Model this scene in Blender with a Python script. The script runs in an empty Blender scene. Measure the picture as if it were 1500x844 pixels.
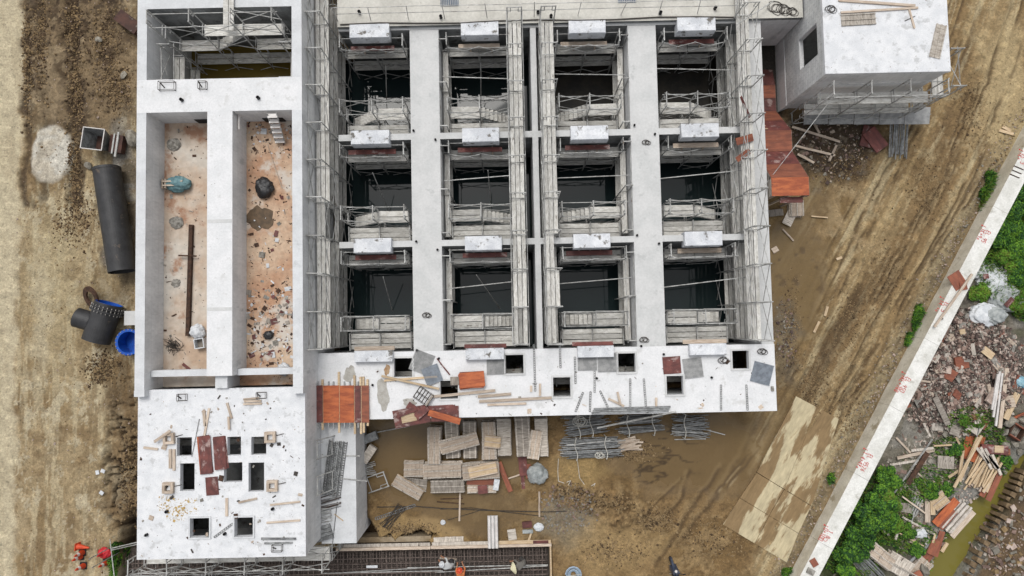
import bpy, math, random
import numpy as np
from mathutils import Vector, Matrix, Euler
R = math.radians
random.seed(7)
scene = bpy.context.scene
col = scene.collection

# ------------------------------------------------------------------ camera
CAM_H, FOC = 37.0, 1000.0          # metres above the ground; focal length in photo pixels (24 mm lens)
TILT, ROLL = R(3.03), R(-1.2)
cam_d = bpy.data.cameras.new('camera'); cam = bpy.data.objects.new('camera', cam_d); col.objects.link(cam)
cam_d.sensor_fit = 'HORIZONTAL'; cam_d.sensor_width = 36; cam_d.lens = 24
cam_d.clip_end = 2000
cam.matrix_world = Matrix.Translation((0, 0, CAM_H)) @ Matrix.Rotation(TILT, 4, 'X') @ Matrix.Rotation(ROLL, 4, 'Z')
scene.camera = cam

# ------------------------------------------------------------------ sky, sun, exposure
SUN_EL, SUN_AZ = R(62), R(-14)      # azimuth measured from north (+Y), clockwise: sun stands in the north-west
w = bpy.data.worlds.new('World'); scene.world = w; w.use_nodes = True
nt = w.node_tree; nt.nodes.clear()
sky = nt.nodes.new('ShaderNodeTexSky'); sky.sky_type = 'NISHITA'; sky.sun_disc = False
sky.sun_elevation = SUN_EL; sky.sun_rotation = SUN_AZ; sky.dust_density = 4.0; sky.air_density = 1.2
hs = nt.nodes.new('ShaderNodeHueSaturation'); hs.inputs['Saturation'].default_value = 0.16
bg = nt.nodes.new('ShaderNodeBackground'); bg.inputs['Strength'].default_value = 0.15
ow = nt.nodes.new('ShaderNodeOutputWorld')
nt.links.new(sky.outputs[0], hs.inputs['Color']); nt.links.new(hs.outputs[0], bg.inputs[0]); nt.links.new(bg.outputs[0], ow.inputs[0])
sd = bpy.data.lights.new('sun', 'SUN'); sd.energy = 1.0; sd.angle = R(22); sd.color = (1, .97, .92)
sun = bpy.data.objects.new('sun', sd); col.objects.link(sun)
sdir = Vector((math.sin(SUN_AZ)*math.cos(SUN_EL), math.cos(SUN_AZ)*math.cos(SUN_EL), math.sin(SUN_EL)))
sun.rotation_euler = sdir.to_track_quat('Z', 'Y').to_euler()
sun.location = sdir*60
scene.view_settings.view_transform = 'Standard'; scene.view_settings.look = 'None'
scene.view_settings.gamma = 1; scene.view_settings.exposure = 0.22

# ------------------------------------------------------------------ helpers
def P(px, py, z=0.0):
    """photo pixel -> the world point at height z"""
    x, y, q = px-750.0, -(py-422.0), -FOC
    c, s = math.cos(ROLL), math.sin(ROLL); x, y = c*x-s*y, s*x+c*y
    c, s = math.cos(TILT), math.sin(TILT); y, q = c*y-s*q, s*y+c*q
    t = (z-CAM_H)/q
    return Vector((x*t, y*t, z))
def lin(c):
    c /= 255.0
    return c/12.92 if c <= .04045 else ((c+.055)/1.055)**2.4
GAIN = 1.42
def S(r, g, b): return tuple(min(.82, lin(v)/GAIN) for v in (r, g, b))

class MB:
    def __init__(s): s.v = []; s.f = []; s.m = []
    def add(s, vs, fs, m=0):
        o = len(s.v); s.v += [tuple(v) for v in vs]
        for f in fs: s.f.append(tuple(o+i for i in f)); s.m.append(m)
    def hexa(s, p, m=0):   # 8 points: bottom 4 ccw, top 4 ccw
        s.add(p, [(3, 2, 1, 0), (4, 5, 6, 7), (0, 1, 5, 4), (1, 2, 6, 5), (2, 3, 7, 6), (3, 0, 4, 7)], m); return s
    def box(s, x0, x1, y0, y1, z0, z1, m=0):
        return s.hexa([(x0, y0, z0), (x1, y0, z0), (x1, y1, z0), (x0, y1, z0), (x0, y0, z1), (x1, y0, z1), (x1, y1, z1), (x0, y1, z1)], m)
    def cbox(s, c, sz, rot=None, m=0):
        a, b, d = sz[0]/2, sz[1]/2, sz[2]/2
        pts = [(-a, -b, -d), (a, -b, -d), (a, b, -d), (-a, b, -d), (-a, -b, d), (a, -b, d), (a, b, d), (-a, b, d)]
        M_ = (rot if rot is not None else Matrix.Identity(3)); c = Vector(c)
        return s.hexa([M_ @ Vector(p)+c for p in pts], m)
    def tube(s, a, b, r, n=6, m=0, r2=None, cap=True):
        a, b = Vector(a), Vector(b); d = (b-a)
        if d.length < 1e-6: return s
        q = d.to_track_quat('Z', 'Y'); r2 = r if r2 is None else r2
        ring = [Vector((math.cos(2*math.pi*i/n), math.sin(2*math.pi*i/n), 0)) for i in range(n)]
        vs = [a+q @ (p*r) for p in ring]+[b+q @ (p*r2) for p in ring]
        fs = [(i, (i+1) % n, n+(i+1) % n, n+i) for i in range(n)]
        if cap: fs += [tuple(range(n-1, -1, -1)), tuple(range(n, 2*n))]
        s.add(vs, fs, m); return s
    def path(s, pts, r, n=5, m=0):
        for a, b in zip(pts[:-1], pts[1:]): s.tube(a, b, r, n, m)
        return s
    def lathe(s, prof, n=16, m=0, c=(0, 0, 0)):
        o = []
        for (r, z) in prof:
            for i in range(n):
                a = 2*math.pi*i/n; o.append((c[0]+r*math.cos(a), c[1]+r*math.sin(a), c[2]+z))
        fs = []
        for k in range(len(prof)-1):
            for i in range(n):
                j = (i+1) % n; fs.append((k*n+i, k*n+j, (k+1)*n+j, (k+1)*n+i))
        s.add(o, fs, m); return s
    def prism(s, poly, z0, z1, m=0):
        n = len(poly)
        vs = [(x, y, z0) for x, y in poly]+[(x, y, z1) for x, y in poly]
        fs = [tuple(range(n-1, -1, -1)), tuple(range(n, 2*n))]+[(i, (i+1) % n, n+(i+1) % n, n+i) for i in range(n)]
        s.add(vs, fs, m); return s
    def mesh(s, name, mats):
        me = bpy.data.meshes.new(name); me.from_pydata(s.v, [], s.f)
        for mm in (mats if isinstance(mats, (list, tuple)) else [mats]): me.materials.append(mm)
        if any(s.m): me.polygons.foreach_set('material_index', s.m)
        me.update(); return me
    def build(s, name, mats, parent=None, loc=(0, 0, 0), rot=(0, 0, 0), smooth=False):
        me = s.mesh(name, mats)
        if smooth: me.polygons.foreach_set('use_smooth', [True]*len(me.polygons))
        return ob(name, me, parent, loc, rot)
def ob(name, me, parent=None, loc=(0, 0, 0), rot=(0, 0, 0)):
    o = bpy.data.objects.new(name, me); col.objects.link(o)
    o.location = loc; o.rotation_euler = rot
    if parent is not None: o.parent = parent
    return o
def tag(o, label, cat, group=None):
    o['label'] = label; o['category'] = cat
    if group: o['group'] = group
    return o
def thing(name, label, cat, loc=(0, 0, 0), rz=0.0, group=None):
    o = bpy.data.objects.new(name, None); col.objects.link(o); o.empty_display_size = .3
    o.location = loc; o.rotation_euler = (0, 0, rz)
    return tag(o, label, cat, group)
def struct(o): o['kind'] = 'structure'; return o
def stuff(o): o['kind'] = 'stuff'; return o
_cache = {}
def board_mesh(l, wd, t, m, key='board'):
    k = (key, round(l, 2), round(wd, 3), round(t, 3), m.name)
    if k not in _cache:
        _cache[k] = MB().cbox((0, 0, 0), (l, wd, t)).mesh(key, m)
    return _cache[k]
def U(a, b): return random.uniform(a, b)

# ------------------------------------------------------------------ materials
_m = {}
def mat(name, c, c2=None, scale=4.0, stretch=(1, 1, 1), rough=.85, bump=.25, rnd=.12, metal=0.0,
        stain=None, stain_scale=2.0, stain_t=.62, detail=6, contrast=(.35, .65), spec=.35, speck=None, speck_t=.70, speck_scale=30, brick=None, fine=.12):
    if name in _m: return _m[name]
    m = bpy.data.materials.new(name); m.use_nodes = True; _m[name] = m
    N, L = m.node_tree.nodes, m.node_tree.links
    b = N['Principled BSDF']; b.inputs['Roughness'].default_value = rough; b.inputs['Metallic'].default_value = metal
    b.inputs['Specular IOR Level'].default_value = spec
    tc = N.new('ShaderNodeTexCoord'); mp = N.new('ShaderNodeMapping'); mp.inputs['Scale'].default_value = stretch
    oi = N.new('ShaderNodeObjectInfo')
    L.new(tc.outputs['Object'], mp.inputs[0])
    if rnd > 0:
        vm = N.new('ShaderNodeVectorMath'); vm.operation = 'ADD'; L.new(mp.outputs[0], vm.inputs[0])
        mu = N.new('ShaderNodeMath'); mu.operation = 'MULTIPLY'; mu.inputs[1].default_value = 57.0
        L.new(oi.outputs['Random'], mu.inputs[0]); L.new(mu.outputs[0], vm.inputs[1]); vec = vm.outputs[0]
    else: vec = mp.outputs[0]
    def noise(sc, det=detail, ro=.6):
        n = N.new('ShaderNodeTexNoise'); n.inputs['Scale'].default_value = sc; n.inputs['Detail'].default_value = det
        n.inputs['Roughness'].default_value = ro; L.new(vec, n.inputs['Vector']); return n.outputs[0]
    def ramp(src, lo, hi):
        mr = N.new('ShaderNodeMapRange'); mr.inputs[1].default_value = lo; mr.inputs[2].default_value = hi
        mr.interpolation_type = 'SMOOTHSTEP'; L.new(src, mr.inputs[0]); return mr.outputs[0]
    def mix(f, a, c_, mode='MIX'):
        x = N.new('ShaderNodeMix'); x.data_type = 'RGBA'; x.blend_type = mode
        if isinstance(f, float): x.inputs[0].default_value = f
        else: L.new(f, x.inputs[0])
        for i, v in ((6, a), (7, c_)):
            if isinstance(v, tuple): x.inputs[i].default_value = (*v, 1)
            else: L.new(v, x.inputs[i])
        return x.outputs[2]
    c2 = c2 or tuple(v*.7 for v in c)
    n1 = noise(scale)
    out = mix(ramp(n1, *contrast), c, c2)
    if fine:
        nf = noise(scale*9, 3); mr = N.new('ShaderNodeMapRange'); mr.inputs[3].default_value = 1-fine; mr.inputs[4].default_value = 1+fine
        mr.inputs[1].default_value = .3; mr.inputs[2].default_value = .7; L.new(nf, mr.inputs[0])
        vv = N.new('ShaderNodeVectorMath'); vv.operation = 'SCALE'; L.new(out, vv.inputs[0]); L.new(mr.outputs[0], vv.inputs['Scale']); out = vv.outputs[0]
    if stain: out = mix(ramp(noise(stain_scale, 8, .65), stain_t, stain_t+.1), out, stain)
    if speck: out = mix(ramp(noise(speck_scale, 2), speck_t, speck_t+.03), out, speck)
    if brick:
        bw, bh, dark, horizontal = brick
        sx = N.new('ShaderNodeSeparateXYZ'); L.new(tc.outputs['Object'], sx.inputs[0])
        cx = N.new('ShaderNodeCombineXYZ')
        if horizontal: L.new(sx.outputs[0], cx.inputs[0]); L.new(sx.outputs[1], cx.inputs[1])
        else:
            ad = N.new('ShaderNodeMath'); L.new(sx.outputs[0], ad.inputs[0]); L.new(sx.outputs[1], ad.inputs[1])
            L.new(ad.outputs[0], cx.inputs[0]); L.new(sx.outputs[2], cx.inputs[1])
        bt = N.new('ShaderNodeTexBrick'); bt.inputs['Scale'].default_value = 1; bt.inputs['Brick Width'].default_value = bw
        bt.inputs['Row Height'].default_value = bh; bt.inputs['Mortar Size'].default_value = .012; bt.inputs['Mortar Smooth'].default_value = .4
        bt.inputs['Color1'].default_value = (1, 1, 1, 1); bt.inputs['Color2'].default_value = (.9, .9, .9, 1); bt.inputs['Mortar'].default_value = (dark, dark, dark, 1)
        L.new(cx.outputs[0], bt.inputs['Vector'])
        out = mix(1.0, out, bt.outputs[0], 'MULTIPLY')
    if rnd > 0:
        mr = N.new('ShaderNodeMapRange'); mr.inputs[3].default_value = 1-rnd*1.4; mr.inputs[4].default_value = 1+rnd
        L.new(oi.outputs['Random'], mr.inputs[0])
        vv = N.new('ShaderNodeVectorMath'); vv.operation = 'SCALE'; L.new(out, vv.inputs[0]); L.new(mr.outputs[0], vv.inputs['Scale']); out = vv.outputs[0]
    L.new(out, b.inputs['Base Color'])
    if bump:
        bp = N.new('ShaderNodeBump'); bp.inputs['Strength'].default_value = bump; bp.inputs['Distance'].default_value = .03
        L.new(noise(scale*4, 5), bp.inputs['Height']); L.new(bp.outputs[0], b.inputs['Normal'])
    return m
WHITE = mat('bleached_concrete', S(242, 242, 243), S(232, 233, 234), scale=1.3, rough=.9, rnd=0, stain=S(221, 221, 220), stain_scale=1.6, stain_t=.58, speck=S(120, 105, 90), speck_t=.735, speck_scale=9, bump=.12, fine=.07)
ROOFW = mat('rough_white_concrete', S(242, 243, 245), S(228, 230, 233), scale=2.2, rough=.92, rnd=0, stain=S(208, 209, 210), stain_scale=2.4, stain_t=.55, speck=S(125, 105, 80), speck_t=.71, speck_scale=7, bump=.2, fine=.09)
CONC = mat('grey_concrete', S(221, 221, 220), S(210, 211, 210), scale=1.1, rough=.9, rnd=0, stain=S(199, 200, 199), stain_scale=2.1, stain_t=.58, bump=.12, fine=.06, speck=S(140, 130, 120), speck_t=.75, speck_scale=11)
CAPC = mat('wall_cap_concrete', S(228, 230, 232), S(215, 217, 219), scale=1.4, rough=.9, rnd=0, stain=S(202, 204, 206), stain_scale=1.2, stain_t=.6, bump=.12, fine=.06)
DECKC = mat('deck_concrete', S(222, 219, 210), S(203, 200, 191), scale=1.0, rough=.92, rnd=0, stain=S(180, 160, 130), stain_scale=.8, stain_t=.66, bump=.12, fine=.08, speck=S(110, 95, 80), speck_t=.73, speck_scale=8)
WALLC = mat('formed_concrete', S(250, 250, 250), S(228, 229, 230), scale=.9, stretch=(1, 1, .4), rough=.92, rnd=0, stain=S(204, 206, 208), stain_scale=1.3, stain_t=.58, bump=.15, brick=(1.8, .6, .78, False), fine=.08)
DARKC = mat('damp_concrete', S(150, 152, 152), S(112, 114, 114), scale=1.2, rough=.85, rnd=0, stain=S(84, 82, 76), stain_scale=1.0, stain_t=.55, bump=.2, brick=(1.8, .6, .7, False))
CORB = mat('spattered_concrete', S(238, 240, 243), S(214, 217, 222), scale=2, rough=.9, rnd=.05, stain=S(122, 118, 112), stain_scale=2.4, stain_t=.545, bump=.2)
BLOCKC = mat('block_wall', S(248, 248, 246), S(226, 227, 227), scale=1.5, rough=.95, rnd=0, bump=.3, brick=(.4, .2, .62, False), fine=.1)
STEEL = mat('galvanised_tube', S(206, 206, 203), S(158, 157, 153), scale=3, rough=.55, rnd=.18, metal=.0, stain=S(112, 84, 62), stain_scale=3, stain_t=.62, bump=0, spec=.5)
STEELD = mat('dull_tube', S(162, 164, 164), S(112, 113, 113), scale=5, rough=.5, rnd=.22, bump=0, spec=.5, stain=S(96, 70, 52), stain_scale=4, stain_t=.64)
STEELG = mat('grating_steel', S(182, 182, 181), S(152, 153, 153), scale=4, rough=.6, rnd=.08, bump=0, spec=.4)
PLANK = mat('scaffold_plank', S(232, 230, 224), S(202, 199, 191), scale=5, stretch=(.7, 2, 1), rough=.85, rnd=.17, stain=S(128, 122, 113), stain_scale=2.6, stain_t=.60, bump=.1, fine=.12, speck=S(70, 62, 55), speck_t=.69, speck_scale=14)
RUST = mat('rusty_steel', S(92, 66, 50), S(62, 45, 36), scale=6, rough=.85, rnd=.15, bump=.1)
REBAR = mat('rebar_steel', S(134, 120, 112), S(96, 84, 79), scale=8, rough=.75, rnd=.2, bump=0)
TIMB = mat('weathered_timber', S(222, 206, 188), S(184, 165, 147), scale=4, stretch=(.6, 7, 7), rough=.88, rnd=.16, stain=S(110, 92, 76), stain_scale=3, stain_t=.62, bump=.15)
TIMF = mat('fresh_timber', S(226, 204, 172), S(196, 168, 132), scale=4, stretch=(.6, 7, 7), rough=.85, rnd=.12, bump=.1)
TIMG = mat('grey_form_board', S(224, 215, 203), S(186, 176, 164), scale=3.5, stretch=(4, .7, 1), rough=.9, rnd=.16, stain=S(96, 86, 76), stain_scale=2.6, stain_t=.58, bump=.15)
TIMD = mat('dark_form_board', S(186, 177, 166), S(146, 137, 127), scale=3.5, stretch=(4, .7, 1), rough=.9, rnd=.15, stain=S(78, 70, 62), stain_scale=2.6, stain_t=.58, bump=.15)
REDP = mat('red_film_plywood', S(128, 74, 68), S(98, 58, 55), scale=2.5, stretch=(1, 1.5, 1), rough=.6, rnd=.15, stain=S(176, 152, 146), stain_scale=1.6, stain_t=.55, bump=.08)
ORAP = mat('orange_plywood', S(200, 112, 68), S(162, 84, 54), scale=2.2, stretch=(.7, 3, 1), rough=.65, rnd=.1, stain=S(126, 72, 54), stain_scale=1.3, stain_t=.57, bump=.06)
BRNP = mat('brown_plywood', S(164, 100, 76), S(134, 82, 66), scale=2.2, stretch=(.7, 3, 1), rough=.75, rnd=.12, stain=S(180, 150, 130), stain_scale=2.4, stain_t=.64, bump=.08)
BLACKP = mat('black_pipe_coating', S(58, 58, 60), S(44, 44, 46), scale=2, rough=.55, rnd=0, stain=S(96, 84, 74), stain_scale=2.2, stain_t=.60, bump=.05, spec=.4)
DULLBLUE = mat('dull_blue_steel', S(110, 130, 150), S(84, 100, 118), scale=3, rough=.6, rnd=0, bump=0)
BLUE = mat('blue_lining', S(24, 96, 200), S(16, 76, 176), scale=2, rough=.4, rnd=0, bump=0)
BOLT = mat('bolt_metal', S(196, 192, 186), S(150, 146, 140), scale=9, rough=.5, rnd=0, bump=0)
BAGW = mat('white_sack', S(236, 238, 240), S(206, 210, 214), scale=5, rough=.7, rnd=.05, stain=S(150, 150, 148), stain_scale=4, stain_t=.62, bump=.4)
BAGG = mat('grey_sack', S(190, 194, 192), S(150, 156, 156), scale=4, rough=.7, rnd=.05, stain=S(116, 112, 100), stain_scale=4, stain_t=.6, bump=.4)
BAGB = mat('black_sack', S(50, 50, 52), S(34, 34, 36), scale=5, rough=.45, rnd=0, bump=.5, spec=.5)
TEAL = mat('teal_tarp', S(128, 164, 168), S(88, 124, 132), scale=5, rough=.7, rnd=0, bump=.4)
CONE = mat('cone_plastic', S(226, 84, 44), S(206, 72, 40), scale=4, rough=.5, rnd=.08, bump=0)
CONER = mat('red_cone_plastic', S(214, 44, 52), S(190, 36, 46), scale=4, rough=.5, rnd=0, bump=0)
REFL = mat('reflective_band', S(236, 232, 228), S(216, 210, 206), scale=4, rough=.4, rnd=0, bump=0)
ROPE = mat('white_rope', S(224, 222, 214), S(196, 192, 182), scale=9, rough=.9, rnd=.05, bump=0)
WIRE = mat('tie_wire', S(86, 80, 74), S(62, 56, 52), scale=9, rough=.7, rnd=.1, bump=0)
ROCK = mat('grey_rock', S(170, 164, 152), S(132, 126, 114), scale=2, rough=.95, rnd=.2, bump=.5, stain=S(96, 92, 84), stain_scale=2, stain_t=.6)
DIRTB = mat('sheet_pile_rust', S(148, 126, 98), S(112, 94, 72), scale=3, rough=.95, rnd=.15, bump=.4)
RED_INK = mat('red_spray_paint', S(206, 58, 52), S(220, 110, 100), scale=14, rough=.8, rnd=0, bump=0)
BLACK = mat('black_rubber', S(34, 34, 36), S(24, 24, 26), scale=5, rough=.7, rnd=0, bump=0)
DKPAINT = mat('dark_blue_paint', S(66, 76, 96), S(50, 58, 76), scale=5, rough=.3, rnd=0, bump=0, spec=.6)
SKIP = mat('skip_steel', S(96, 66, 56), S(70, 50, 44), scale=3, rough=.8, rnd=0, stain=S(150, 140, 130), stain_scale=3, stain_t=.62, bump=.15)
MORT = mat('dried_mortar', S(176, 172, 164), S(124, 120, 112), scale=6, rough=.95, rnd=.1, bump=.6)
STRAW = mat('straw_hat', S(246, 240, 206), S(230, 222, 184), scale=8, rough=.9, rnd=0, bump=.1)
SKIN = mat('skin', S(176, 128, 98), S(160, 112, 84), scale=6, rough=.7, rnd=0, bump=0)
def leafmat(name, c, c2): return mat(name, c, c2, scale=2.2, rough=.7, rnd=.1, bump=0, fine=.25, spec=.25)
LEAFD = leafmat('leaf_deep_green', S(62, 108, 46), S(34, 70, 34))
LEAFL = leafmat('leaf_bright_green', S(122, 166, 52), S(82, 132, 42))
LEAFY = leafmat('leaf_olive', S(128, 140, 60), S(84, 104, 44))
def water(name, c, rough=.06):
    m = bpy.data.materials.new(name); m.use_nodes = True
    N, L = m.node_tree.nodes, m.node_tree.links; b = N['Principled BSDF']
    b.inputs['Base Color'].default_value = (*c, 1); b.inputs['Roughness'].default_value = rough; b.inputs['IOR'].default_value = 1.33
    n = N.new('ShaderNodeTexNoise'); n.inputs['Scale'].default_value = 1.4; tc = N.new('ShaderNodeTexCoord'); L.new(tc.outputs['Object'], n.inputs['Vector'])
    bp = N.new('ShaderNodeBump'); bp.inputs['Strength'].default_value = .03; L.new(n.outputs[0], bp.inputs['Height']); L.new(bp.outputs[0], b.inputs['Normal'])
    return m
WATER = water('basin_water', (.014, .023, .024), .03)
BWATER = water('brown_water', S(122, 104, 52), .08)
CWATER = water('creek_water', S(126, 118, 58), .08)

# ------------------------------------------------------------------ the ground
_rng = np.random.RandomState(3); _perm = _rng.permutation(512)
def vnoise(x, y, seed=0):
    xi = np.floor(x).astype(np.int64); yi = np.floor(y).astype(np.int64); fx = x-xi; fy = y-yi
    fx = fx*fx*(3-2*fx); fy = fy*fy*(3-2*fy)
    def h(a, b): return _perm[(_perm[(a+seed*37) & 511]+b*7+seed) & 511]/511.0
    return (h(xi, yi)*(1-fx)+h(xi+1, yi)*fx)*(1-fy)+(h(xi, yi+1)*(1-fx)+h(xi+1, yi+1)*fx)*fy
def fbm(x, y, o=5, seed=0, g=.5):
    t = 0; a = 1; n = 0
    for i in range(o):
        t = t+a*vnoise(x*2**i, y*2**i, seed+i*5); n += a; a *= g
    return t/n
def sst(a, b, x):
    t = np.clip((x-a)/(b-a), 0, 1); return t*t*(3-2*t)
def ell(X, Y, px, py, rx, ry, soft=.35, z=0, ang=0):
    """soft elliptical patch given in photo pixels on the ground; radii in pixels (27 px = 1 m)"""
    c = P(px, py, z); k = (CAM_H-z)/FOC; ca, sa = math.cos(R(ang)), math.sin(R(ang))
    dx, dy = X-c.x, Y-c.y; u = (dx*ca+dy*sa)/(rx*k); v = (-dx*sa+dy*ca)/(ry*k)
    return 1-sst(1-soft, 1+soft, np.sqrt(u*u+v*v))
def seg(X, Y, pts, wpx, soft=.5):
    """distance mask round a polyline given in photo pixels"""
    best = np.full(X.shape, 1e9)
    ps = [P(*p) for p in pts]
    for a, b in zip(ps[:-1], ps[1:]):
        d = b-a; l2 = d.x*d.x+d.y*d.y
        t = np.clip(((X-a.x)*d.x+(Y-a.y)*d.y)/l2, 0, 1)
        best = np.minimum(best, np.hypot(X-(a.x+t*d.x), Y-(a.y+t*d.y)))
    ww = wpx*.037
    return 1-sst(ww*(1-soft), ww*(1+soft), best)
WA, WB = P(1430, 350, 1), P(1172, 844, 1)
WD = (WB-WA).normalized(); WN = Vector((-abs(WD.y), abs(WD.x) if WD.x < 0 else -abs(WD.x), 0))
WN = Vector((WD.y, -WD.x, 0));  WN = WN if WN.x < 0 else -WN
WALL_W = .86
CREEK = [(1520, 690), (1478, 726), (1440, 762), (1412, 800), (1385, 850), (1360, 900)]
def rect_in(X, Y, x0, x1, y0, y1, s=.1):
    return sst(x0-s, x0, X)*(1-sst(x1, x1+s, X))*sst(y0-s, y0, Y)*(1-sst(y1, y1+s, Y))
def C3(c): return np.array(S(*c))
def ground_fields(X, Y):
    n1 = fbm(X*.35, Y*.35, 5, 1); n2 = fbm(X*1.3, Y*1.3, 5, 2); n3 = fbm(X*5, Y*5, 3, 3); n4 = fbm(X*.8+9, Y*.8, 4, 11)
    wx = (n2-.5)*1.6; wy = (fbm(X*1.3, Y*1.3, 4, 23)-.5)*1.6
    Xw, Yw = X+wx, Y+wy
    Xs, Ys = X+wx*.5, Y+wy*.5
    Cc = np.zeros(X.shape+(3,)); Z = (n1-.5)*.10+(n2-.5)*.05
    wet = np.zeros(X.shape)
    def put(mask, c):
        m = np.clip(mask, 0, 1)[..., None]
        Cc[...] = Cc*(1-m)+C3(c)*m
    Cc[...] = C3((172, 151, 114)); put(sst(.42, .62, n1), (150, 126, 88)); put(sst(.52, .68, n2)*.7, (132, 108, 74)); put(sst(.55, .7, n4)*.6, (184, 164, 128))
    left = 1-sst(-9, -8, X)
    # ---- west side: haul road, churned mud, tracks
    streak = fbm(X*3.0, Y*.30, 6, 31, .68)
    put(left*sst(.53, .58, streak)*.6, (198, 183, 148)); put(left*sst(.56, .62, fbm(X*3.4, Y*.6, 6, 37, .7))*.55, (128, 106, 74)); put(left*sst(.60, .63, fbm(X*1.6, Y*1.1, 6, 39, .72))*.6, (204, 192, 162))
    churn = ell(Xw, Yw, 115, 60, 95, 150, .3)*left
    put(churn, (128, 108, 80)); cl = sst(.42, .62, fbm(X*2.2, Y*2.2, 5, 41)); put(churn*sst(.56, .62, n4)*.8, (164, 144, 112)); cl = sst(.50, .56, fbm(X*2.0, Y*1.3, 6, 41, .72)); put(churn*cl*.9, (84, 67, 47)); put(churn*sst(.60, .64, fbm(X*3.2, Y*2.6, 5, 43, .7))*.7, (64, 50, 36))
    Z += churn*(fbm(X*2.2, Y*2.2, 5, 41)-.5)*-.30+churn*(n3-.5)*.10
    for px, wd, dep in ((34, 5, .10), (46, 4, .08), (62, 7, .12), (105, 8, .16), (114, 5, .10)):
        m = seg(Xs*.85+X*.15, Ys, [(px, -60), (px-2, 80), (px+6, 190), (px+2, 300)], wd, .7)*left
        m = m*sst(.25, .5, fbm(X*1.2+px, Y*.5, 3, 47)); Z -= m*dep; put(m*.75, (70, 54, 38))
    put(ell(Xw, Yw, 150, 120, 45, 70, .4)*sst(.4, .55, n4)*.8, (146, 124, 92)); put(ell(Xw, Yw, 75, 130, 18, 60, .4)*.8, (150, 130, 100))
    put(ell(Xw, Yw, 178, 300, 26, 130, .4)*.85, (92, 82, 68)); put(ell(Xs, Ys, 178, 300, 24, 120, .4)*sst(.5, .6, n2)*.7, (150, 146, 138))
    put(ell(Xw, Yw, 140, 440, 40, 50, .5)*.5, (120, 98, 62)); put(ell(Xw, Yw, 75, 430, 40, 120, .6)*.6, (190, 174, 136))
    put(ell(Xw, Yw, 60, 470, 12, 90, .7)*.5, (202, 190, 160))
    sp = ell(X+wx*.3, Y+wy*.3, 76, 226, 30, 42, .1); put(sp, (212, 206, 192)); put(sp*sst(.45, .6, n2)*.6, (186, 172, 148)); Z += sp*.07
    rd = 1-sst(P(26, 400).x-.25, P(26, 400).x+.25, X+(n2-.5)*.9); put(rd, (204, 190, 158)); put(rd*sst(.5, .62, fbm(X*2.3+.31*Y, Y*.4, 6, 51, .65))*.45, (184, 168, 136)); Z = Z*(1-rd*.8)
    # eroded slope beside the holed roof block
    er = ell(Xw, Yw, 190, 690, 34, 120, .35)*left
    rid = 1-np.abs(2*fbm(X*.9+3, Y*1.4, 6, 61, .6)-1); er2 = er*sst(.90, .97, rid)
    put(er*.8, (128, 104, 72)); put(er*sst(.5, .62, n4)*.8, (156, 140, 112)); put(er2*.9, (62, 48, 36)); Z -= er*.3+er2*.30; Z += er*((n2-.5)*.35+(n3-.5)*.25)
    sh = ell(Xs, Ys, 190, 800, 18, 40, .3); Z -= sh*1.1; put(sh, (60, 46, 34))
    put(ell(Xw, Yw, 175, 560, 24, 30, .4)*.7, (104, 80, 50)); Z += ell(Xw, Yw, 150, 535, 30, 22, .5)*(n3-.4)*.25
    # ---- middle: wet court round the material stacks
    mid = sst(-9, -8, X)*(1-sst(13.6, 14.6, X))*(1-sst(-3, -2, Y))
    put(mid, (144, 116, 76)); put(mid*sst(.45, .62, n1)*.8, (124, 98, 60)); q7 = fbm(X*1.1, Y*1.1, 7, 121, .68); put(mid*sst(.53, .58, q7)*.55, (170, 143, 100)); put(mid*sst(.56, .60, fbm(X*1.6+4, Y*1.6, 6, 127, .68))*.5, (102, 79, 48)); Z += mid*(q7-.5)*.12
    pool = np.maximum(ell(Xw, Yw, 640, 665, 140, 75, .3), ell(Xw, Yw, 1020, 665, 125, 62, .4))
    pool = np.maximum(pool, ell(Xw, Yw, 690, 750, 90, 35, .5)*.8)
    put(pool*.9, (118, 95, 58)); wet = np.maximum(wet, pool*.85); Z = Z*(1-pool*.85)-pool*.03
    put(ell(Xw, Yw, 830, 760, 42, 34, .5)*.8, (138, 128, 108)); put(ell(Xw, Yw, 850, 690, 45, 22, .6)*.7, (172, 144, 92))
    put(ell(Xw, Yw, 900, 800, 70, 40, .6)*.6, (178, 150, 102)); put(ell(Xw, Yw, 850, 730, 60, 14, .5, ang=-15)*.8, (152, 124, 84))
    mnd = ell(Xw, Yw, 885, 735, 78, 20, .5, ang=-18); Z += mnd*(.18+.6*(n3-.5)+.5*(n2-.5)); put(mnd*sst(.5, .56, fbm(X*2.4, Y*2.4, 6, 141, .7))*.75, (96, 74, 46)); put(mnd*sst(.52, .58, fbm(X*2.0+7, Y*2.0, 6, 143, .7))*.6, (186, 158, 112)); Z += ell(Xw, Yw, 830, 755, 45, 30, .5)*(n3-.5)*.2
    ril = ell(Xw, Yw, 960, 660, 60, 50, .4); r2 = 1-np.abs(2*fbm(X*.7, Y*1.9, 4, 71)-1); put(ril*sst(.90, .97, r2)*.85, (66, 50, 30)); Z -= ril*sst(.90, .97, r2)*.04
    for pts, wd in (([(1000, 700), (955, 745), (930, 790)], 4), ([(1010, 690), (995, 740), (945, 775)], 5), ([(1060, 680), (1010, 750), (960, 830)], 7), ([(1130, 560), (1090, 660), (1040, 740), (990, 800)], 8), ([(905, 655), (960, 668), (985, 665)], 3)):
        m = seg(X+wx*.25, Y+wy*.25, pts, wd*.5, .9)*sst(.3, .55, n4+.1*n3); Z -= m*.025; put(m*.75, (84, 64, 40)); m2 = seg(X+wx*.25+.2, Y+wy*.25, pts, wd*.4, .9); put(m2*.2, (178, 152, 108))
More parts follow.
